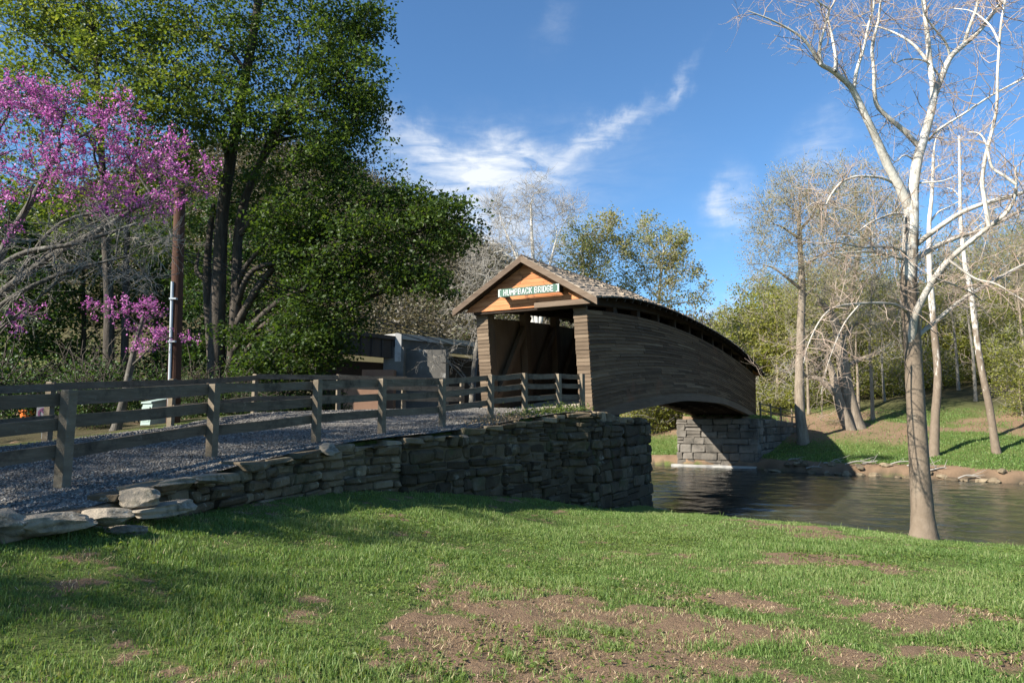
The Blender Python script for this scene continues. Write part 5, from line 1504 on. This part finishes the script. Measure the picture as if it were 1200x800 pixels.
# --- trees behind the bridge
Y = 60; pts = [gp(632, Y, -.2), at(630, 400, Y), at(627, 340, Y), at(624, 290, Y), at(622, 240, Y)]
lobe_tree('sycamore_tree', 'tall leafless white sycamore rising behind the bridge gable', 'tree', pts, .34,
    [lob(600, 245, 60, 2.2, 44), lob(625, 228, 60, 1.8, 34), lob(650, 255, 60, 2.0, 40), lob(575, 285, 60, 2.4, 46), lob(560, 320, 60, 2.0, 34), lob(605, 290, 59, 2.3, 40), lob(640, 300, 60, 2.0, 30), lob(670, 245, 61, 1.3, 16), lob(580, 240, 61, 1.6, 22)],
    MT['sycamore_far'], None, twigs=4, twl=1.3, twr=.016, twig_tint=.75, sub=2, twigmat=MT['twig_grey'], rtop=.25, extra_trunks=[[at(630, 400, Y), at(640, 330, Y), at(652, 280, Y)], [at(629, 400, Y), at(612, 320, Y), at(592, 270, Y)]])
Y = 64; pts = [gp(690, Y, -.2), at(688, 400, Y), at(684, 330, Y), at(682, 280, Y)]
lobe_tree('spring_tree', 'green-leaved tree with white stems behind the bridge roof ridge', 'tree', pts, .26,
    [lob(678, 290, 64, 2.0, 44), lob(660, 320, 64, 1.8, 36), lob(695, 325, 64, 1.8, 34, .1), lob(700, 280, 64.5, 1.6, 18, .25), lob(720, 300, 65, 1.5, 16, .3), lob(712, 265, 65, 1.4, 14, .4)],
    MT['sycamore_far'], MT['leaf_mixed'], .23, 46, (.8, .24), twigs=4, twl=1.1, twr=.017, twig_tint=.8, sub=1, twigmat=MT['twig_grey'], tb=.45, on_twigs=True)
Y = 66; pts = [gp(768, Y, -.2), at(768, 420, Y), at(772, 350, Y), at(778, 290, Y)]
lobe_tree('spring_tree', 'green and russet tree standing behind the middle of the bridge roof', 'tree', pts, .26,
    [lob(745, 290, 66, 1.7, 30), lob(770, 310, 66, 2.0, 32, .3), lob(785, 295, 66, 1.7, 28, .15), lob(740, 330, 66, 1.6, 26), lob(800, 320, 66, 1.6, 24, .25), lob(780, 350, 66, 1.8, 20, .4), lob(760, 270, 66.5, 1.3, 16, .2), lob(815, 345, 66, 1.3, 12, .3), lob(795, 280, 66, 1.2, 12)],
    MT['sycamore_far'], MT['leaf_mixed'], .23, 42, (.8, .24), twigs=4, twl=1.1, twr=.017, twig_tint=.8, sub=1, twigmat=MT['twig_grey'], tb=.5, on_twigs=True)

# --- woods beyond the far bank: three kinds, copied
def proto(name, label, h, lobes, r, leafmat, leaf, lper, bark, twm, group, twigs=2, sub=0, tb=.5):
    return lobe_tree(name, label, 'tree', [np.array([0, 0, -.3]), np.array([.1, 0, h * .3]), np.array([-.1, .1, h * .6]), np.array([.1, 0, h * .9])], r,
                     [(np.array(c) * (1, 1, h), rr, n) for c, rr, n in lobes], bark, leafmat, leaf, lper, (1.0, .5), group, twigs=twigs, twl=1.2, twr=.022, sub=sub, twigmat=twm, tb=tb, tvar=.26, on_twigs=sub > 0, flare=1.15)


def rl(k, rad, z0, z1, rr, n):
    return [((rng.uniform(-rad, rad), rng.uniform(-rad, rad), z0 + (z1 - z0) * (i + .5) / k), (rr * rng.uniform(.8, 1.2),) * 3, n) for i in range(k)]


G1, G2, G3 = 'leafy woodland trees beyond the river', 'bare tall woodland trees beyond the river', 'leafy bushes at the edge of the woods'
LB1, LB2, LB3 = 'yellow-green leafy woodland tree beyond the far bank', 'tall thin bare woodland tree beyond the far bank', 'green leafy bush at the foot of the woods'
pA = [proto('woodland_tree', LB1, 12, rl(12, 2.6, .25, .95, 1.8, 17), .17, MT['leaf_forest'], .26, 30, MT['bark_tan'], MT['twig_grey'], G1, tb=.5),
      proto('woodland_tree', LB1, 10, rl(11, 2.9, .15, .9, 1.7, 16), .14, MT['leaf_forest'], .26, 30, MT['bark_tan'], MT['twig_grey'], G1, tb=.4)]
pB = [proto('bare_woodland_tree', LB2, 19, rl(8, 1.8, .55, 1.0, 2.0, 16), .2, MT['leaf_forest'], .18, 16, MT['bark_tan'], MT['twig_tan'], G2, twigs=3, sub=2),
      proto('bare_woodland_tree', LB2, 16, rl(7, 1.6, .5, 1.0, 1.8, 16), .17, MT['leaf_forest'], .18, 16, MT['bark_grey'], MT['twig_grey'], G2, twigs=3, sub=2)]
pC = [proto('woodland_bush', LB3, 2.6, rl(6, 1.3, .1, .9, .9, 14), .05, MT['leaf_forest'], .17, 26, MT['bark_tan'], MT['twig_grey'], G3, twigs=1, tb=.35)]
used = {}


def put(pl, px, Y, rz, sc, label=None):
    o = pl[rng.integers(len(pl))]; p = gp(px, Y)
    if id(o) not in used:
        used[id(o)] = 1; o.location = p; o.rotation_euler = (0, 0, rz); o.scale = (sc, sc, sc)
        if label: o['label'] = label
        return o
    return copy_tree(o, p, rz, sc, label)


for i in range(len(pA)):
    pass
for px in np.arange(880, 1290, 15):
    put(pA, px + rng.uniform(-9, 9), rng.uniform(72, 90), rng.uniform(0, 6), rng.uniform(.78, 1.15))
for px in np.arange(860, 1340, 24):
    put(pA, px + rng.uniform(-9, 9), rng.uniform(100, 125), rng.uniform(0, 6), rng.uniform(.95, 1.35))
for px in np.arange(965, 1300, 23):
    put(pB, px + rng.uniform(-9, 9), rng.uniform(70, 100), rng.uniform(0, 6), rng.uniform(.8, 1.08))
for px in np.arange(950, 1260, 28):
    put(pB, px + rng.uniform(-9, 9), rng.uniform(57, 66), rng.uniform(0, 6), rng.uniform(.6, .85))
for px in (868, 885, 905, 880, 912, 930):
    put(pA, px, rng.uniform(66, 84), rng.uniform(0, 6), rng.uniform(.82, 1.1))
for px in np.arange(885, 1290, 11):
    put(pC, px + rng.uniform(-10, 10), rng.uniform(63, 80), rng.uniform(0, 6), rng.uniform(.7, 1.3))
for px in (744, 760, 776, 792, 752, 784, 806):
    put(pC, px, rng.uniform(60, 70), rng.uniform(0, 6), rng.uniform(.9, 1.5))
for px in (735, 758, 782, 800):
    put(pA, px, rng.uniform(74, 84), rng.uniform(0, 6), rng.uniform(.5, .7))
for px in (470, 500, 530):
    put(pC, px, rng.uniform(46, 54), rng.uniform(0, 6), rng.uniform(.6, .9))
# right edge: green spray close to the frame edge on the far bank
for px, Y, sc in ((1195, 50, .55), (1215, 46, .6), (1180, 62, .6), (1155, 66, .55)):
    put(pA, px, Y, rng.uniform(0, 6), sc)

for k in range(13):
    t = -3 - k * 1.0 + rng.uniform(-.4, .4) - (5 if k > 8 else 0); s_b = float(np.interp(t, TF, SF)) + rng.uniform(-.4, .7); x, y = bxy(s_b, t); W = Wood(); a_ = rng.uniform(-.5, .5); l_ = rng.uniform(.7, 2.2)
    dv = np.array([math.cos(a_ - .5), math.sin(a_ - .5), rng.uniform(-.05, .15)]); P0 = np.array([x, y, max(WATER, g1(x, y)) + .06])
    pts = [P0 + dv * l_ * f + (0, 0, .12 * math.sin(f * 3)) + rng.normal(0, .05, 3) for f in (0, .35, .7, 1)]; W.tube(smooth_path(pts, 3), np.linspace(.05, .018, 10), 6, .5)
    for _ in range(3):
        q = pts[1 + rng.integers(2)]; d2 = dv + rng.normal(0, .6, 3); W.tube([q, q + d2 * .25, q + d2 * .5 + (0, 0, .06)], [.02, .015, .008], 4, .5)
    o = W.build('driftwood', MT['twig_grey'], None, P0); o.location = P0; tag(o, 'bleached driftwood branch stranded on the far water line', 'driftwood', 'driftwood along the far water line')

# --- shrubs along the far side of the road
SH = []
shr = [(20, 22, .8), (60, 19, .45), (105, 18.4, .6), (118, 21, .9), (150, 24, 1.0), (225, 20.5, .5), (240, 23, .8), (285, 22.5, .6), (300, 25, .8), (330, 24, .8), (360, 26, .7), (395, 27, .6), (430, 30, .7), (460, 34, .7), (190, 22.5, .8), (80, 24, 1.1), (345, 28, 1.1), (-10, 18, .9)]
p0 = proto('roadside_shrub', 'dark leafy shrub behind the far road fence', 1.7, rl(6, .55, .1, .9, .5, 14), .03, MT['leaf_dark'], .10, 34, MT['bark_dark'], None, 'dark shrubs beyond the road fence', twigs=1, tb=.55)
for i, (px, Y, sc) in enumerate(shr):
    if i == 0: p0.location = gp(px, Y); p0.scale = (sc,) * 3
    else: copy_tree(p0, gp(px, Y), rng.uniform(0, 6), sc)

# weeds on the wall top by the bridge and dry leaves
def leaf_patch(name, lab, cx, n, mat, size, spread, tb, up=.3, h=.16):
    P_ = []
    for (px, Y, m) in cx:
        x0 = (px - 600) / 800 * Y
        k = int(n * m); xx = x0 + rng.normal(0, spread, k); yy = Y + rng.normal(0, spread, k)
        ok = xx < np.interp(yy, WY, WX) + .02
        xx, yy = xx[ok], yy[ok]
        P_.append(np.stack([xx, yy, road_z(yy) + abs(rng.normal(0, h, len(xx))) * .9 + .01], -1))
    P_ = np.concatenate(P_); V, q = leaves(P_, size, up=up, asp=.6)
    o = np_mesh(name, V, [q], mat, None, np.clip(rng.normal(tb, .2, len(q)), 0, 1)); tag(o, lab, 'weeds', kind='stuff')


leaf_patch('low_weeds', 'low green weeds on the wall top beside the bridge', [(600, 17.6, .5), (625, 18.1, 1), (640, 18.8, 1.2), (655, 19.0, 1.2), (668, 19.7, 1.2), (682, 20.0, 1.2)], 330, MT['leaf_light'], .055, .26, .45, h=.11)
leaf_patch('dry_leaves', 'dry brown leaves beside the fence posts', [(580, 16.6, 1), (592, 17.0, 1.2), (605, 17.6, 1), (560, 16.2, .6)], 420, MT['straw'], .045, .3, .3, h=.05)

V, q = leaves(WEED, .036, up=.7, asp=.75)
o = np_mesh('lawn_weeds', V, [q], MT['leaf_maple'], None, np.clip(rng.normal(.85, .15, len(q)), 0, 1)); tag(o, 'small clover and broad-leaved weeds growing in the lawn', 'weeds', kind='stuff')

# --- far hillside woods
n = 9000
hx = rng.uniform(-260, 95, n); hy = rng.uniform(150, 290, n)
hz = ground_z(hx, hy); pxs = 600 + 800 * hx / hy
ok = (hill_h(hx, hy) > 2.5) & (pxs > -60); hx, hy, hz = hx[ok], hy[ok], hz[ok]; n = len(hx)
per = 34
H_ = rng.uniform(5, 10.5, n)
hP = np.stack([hx, hy, hz], -1)[:, None] + rng.normal(0, 1, (n, per, 3)) * np.stack([H_ * .20, H_ * .20, H_ * .27], -1)[:, None] + np.stack([0 * H_, 0 * H_, H_ * .55], -1)[:, None]
tb_ = np.clip(rng.choice([.1, .35, .55, .9], n, p=[.38, .32, .2, .10])[:, None] + rng.normal(0, .1, (n, per)), 0, 1)
V, q = leaves(hP.reshape(-1, 3), .95, up=.0, asp=.5)
o = np_mesh('hillside_woods', V, [q], MT['hillwood'], None, tb_.ravel()); tag(o, 'grey-brown spring woods covering the far hillside', 'woods', kind='stuff')

# --- trees outside the frame whose shade falls on the road
for x, y, sc, rz, lab in [(-17, 4.6, .60, 1.0, 'maple left of the photo frame whose shade dapples the gravel road'), (-14, 2.2, .44, 2.6, 'small maple beside the camera whose shade falls on the low end of the stone wall'), (-12.5, -.2, .36, 4.0, 'maple behind the camera whose shade dapples the lower left lawn'),
                          (-21, 9.5, .40, 3.1, 'small maple farthest left of the photo frame')]:
    copy_tree(maple, (x, y, g1(x, y)), rz, sc, lab)

# ------------------------------------------------------------------ light
SUN_AZ = np.array([-.86, -.51]); SUN_AZ /= np.linalg.norm(SUN_AZ); ELEV = math.radians(34)
sd = Vector = None
from mathutils import Vector
sdir = Vector((SUN_AZ[0] * math.cos(ELEV), SUN_AZ[1] * math.cos(ELEV), math.sin(ELEV)))
sl = bpy.data.lights.new('sun', 'SUN'); sl.energy = 5.0; sl.angle = math.radians(.53); sl.color = (1.0, .93, .82)
so = bpy.data.objects.new('sun', sl); COL.objects.link(so); so.rotation_euler = sdir.to_track_quat('Z', 'Y').to_euler(); so.location = (-30, -20, 40)

w = bpy.data.worlds.new('World'); scene.world = w; w.use_nodes = True
nt = w.node_tree; nt.nodes.clear(); N = nt.nodes; L = nt.links
out = N.new('ShaderNodeOutputWorld'); bg = N.new('ShaderNodeBackground'); bg.inputs['Strength'].default_value = .074
sky = N.new('ShaderNodeTexSky'); sky.sky_type = 'NISHITA'; sky.sun_disc = False; sky.sun_elevation = ELEV
sky.sun_rotation = math.atan2(SUN_AZ[0], SUN_AZ[1]); sky.altitude = 400; sky.air_density = 1.0; sky.dust_density = .6; sky.ozone_density = 5.0
tc = N.new('ShaderNodeTexCoord'); sp3 = N.new('ShaderNodeSeparateXYZ'); L.new(tc.outputs['Generated'], sp3.inputs[0])
# cirrus placed by compass bearing and height above the horizon (radians)
bear = math_n(nt, 'ARCTAN2', sp3.outputs[0], sp3.outputs[1])
elev = math_n(nt, 'ARCSINE', sp3.outputs[2])
cmb = N.new('ShaderNodeCombineXYZ'); L.new(bear, cmb.inputs[0]); L.new(elev, cmb.inputs[1])
wn = noise_n(nt, cmb.outputs[0], 9, 5, .6); wn2 = noise_n(nt, cmb.outputs[0], 14, 5, .6)
bw = math_n(nt, 'ADD', bear, math_n(nt, 'MULTIPLY_ADD', wn.outputs['Fac'], .12, -.06))
ew = math_n(nt, 'ADD', elev, math_n(nt, 'MULTIPLY_ADD', wn2.outputs['Fac'], .10, -.05))


def ae(px, py):
    p = at(px, py, 10.0); return math.atan2(p[0], p[1]), math.atan2(p[2], math.hypot(p[0], p[1]))


tot = None
for px, py, sx, sy, rot, amp in [(590, 195, .085, .032, .06, .62), (640, 200, .05, .022, .1, .36), (480, 155, .060, .018, -.62, .55), (520, 190, .07, .03, -.2, .5), (735, 138, .045, .011, .38, .72), (690, 165, .055, .012, .28, .6), (785, 112, .050, .008, .8, .35),
                                 (850, 243, .026, .034, -.5, .80), (838, 235, .015, .02, 0, .5), (965, 175, .035, .03, .2, .4), (565, 270, .11, .08, 0, .95), (590, 205, .16, .05, .05, .30), (852, 372, .03, .016, .3, 1.0), (500, 330, .1, .05, 0, .6), (650, 30, .03, .02, .9, .12), (300, 300, .2, .09, 0, .5)]:
    a0_, e0_ = ae(px, py)
    dx = math_n(nt, 'SUBTRACT', bw, a0_); dy = math_n(nt, 'SUBTRACT', ew, e0_); c_, s_ = math.cos(rot), math.sin(rot)
    u_ = math_n(nt, 'ADD', math_n(nt, 'MULTIPLY', dx, c_ / sx), math_n(nt, 'MULTIPLY', dy, s_ / sx)); v_ = math_n(nt, 'ADD', math_n(nt, 'MULTIPLY', dx, -s_ / sy), math_n(nt, 'MULTIPLY', dy, c_ / sy))
    g_ = math_n(nt, 'EXPONENT', math_n(nt, 'MULTIPLY', math_n(nt, 'ADD', math_n(nt, 'MULTIPLY', u_, u_), math_n(nt, 'MULTIPLY', v_, v_)), -1.0))
    g_ = math_n(nt, 'MULTIPLY', g_, amp); tot = g_ if tot is None else math_n(nt, 'ADD', tot, g_)
mp = N.new('ShaderNodeMapping'); mp.inputs['Scale'].default_value = (.8, 3.2, 1); mp.inputs['Rotation'].default_value = (0, 0, -.45); L.new(cmb.outputs[0], mp.inputs[0])
fn = noise_n(nt, mp.outputs[0], 16, 8, .62, .5)
fr = N.new('ShaderNodeMapRange'); L.new(fn.outputs['Fac'], fr.inputs[0]); fr.inputs[1].default_value = .25; fr.inputs[2].default_value = .75; fr.inputs[3].default_value = -.05; fr.inputs[4].default_value = 1.25
cf = math_n(nt, 'MULTIPLY', math_n(nt, 'MULTIPLY', tot, fr.outputs[0]), .95, clamp=True)
tint_ = mixc(nt, 1.0, sky.outputs[0], (.79, 1.0, 1.07), 'MULTIPLY')
skyc = mixc(nt, cf, tint_, (5.0, 5.3, 5.7))
L.new(skyc, bg.inputs[0]); L.new(bg.outputs[0], out.inputs[0])

# ------------------------------------------------------------------ camera and output
cam = bpy.data.cameras.new('camera'); cam.lens = 24; cam.sensor_width = 36; cam.sensor_fit = 'HORIZONTAL'; cam.clip_start = .05; cam.clip_end = 3000
co = bpy.data.objects.new('camera', cam); COL.objects.link(co); co.location = (0, 0, 0); co.rotation_euler = (math.radians(90) + PITCH, 0, 0); scene.camera = co
scene.view_settings.view_transform = 'Standard'; scene.view_settings.look = 'None'; scene.view_settings.gamma = 1; scene.view_settings.exposure = 1.36; scene.view_settings.use_curve_mapping = False
scene.render.engine = 'CYCLES'
scene.cycles.max_bounces = 6; scene.cycles.diffuse_bounces = 3; scene.cycles.transmission_bounces = 4; scene.cycles.use_denoising = True
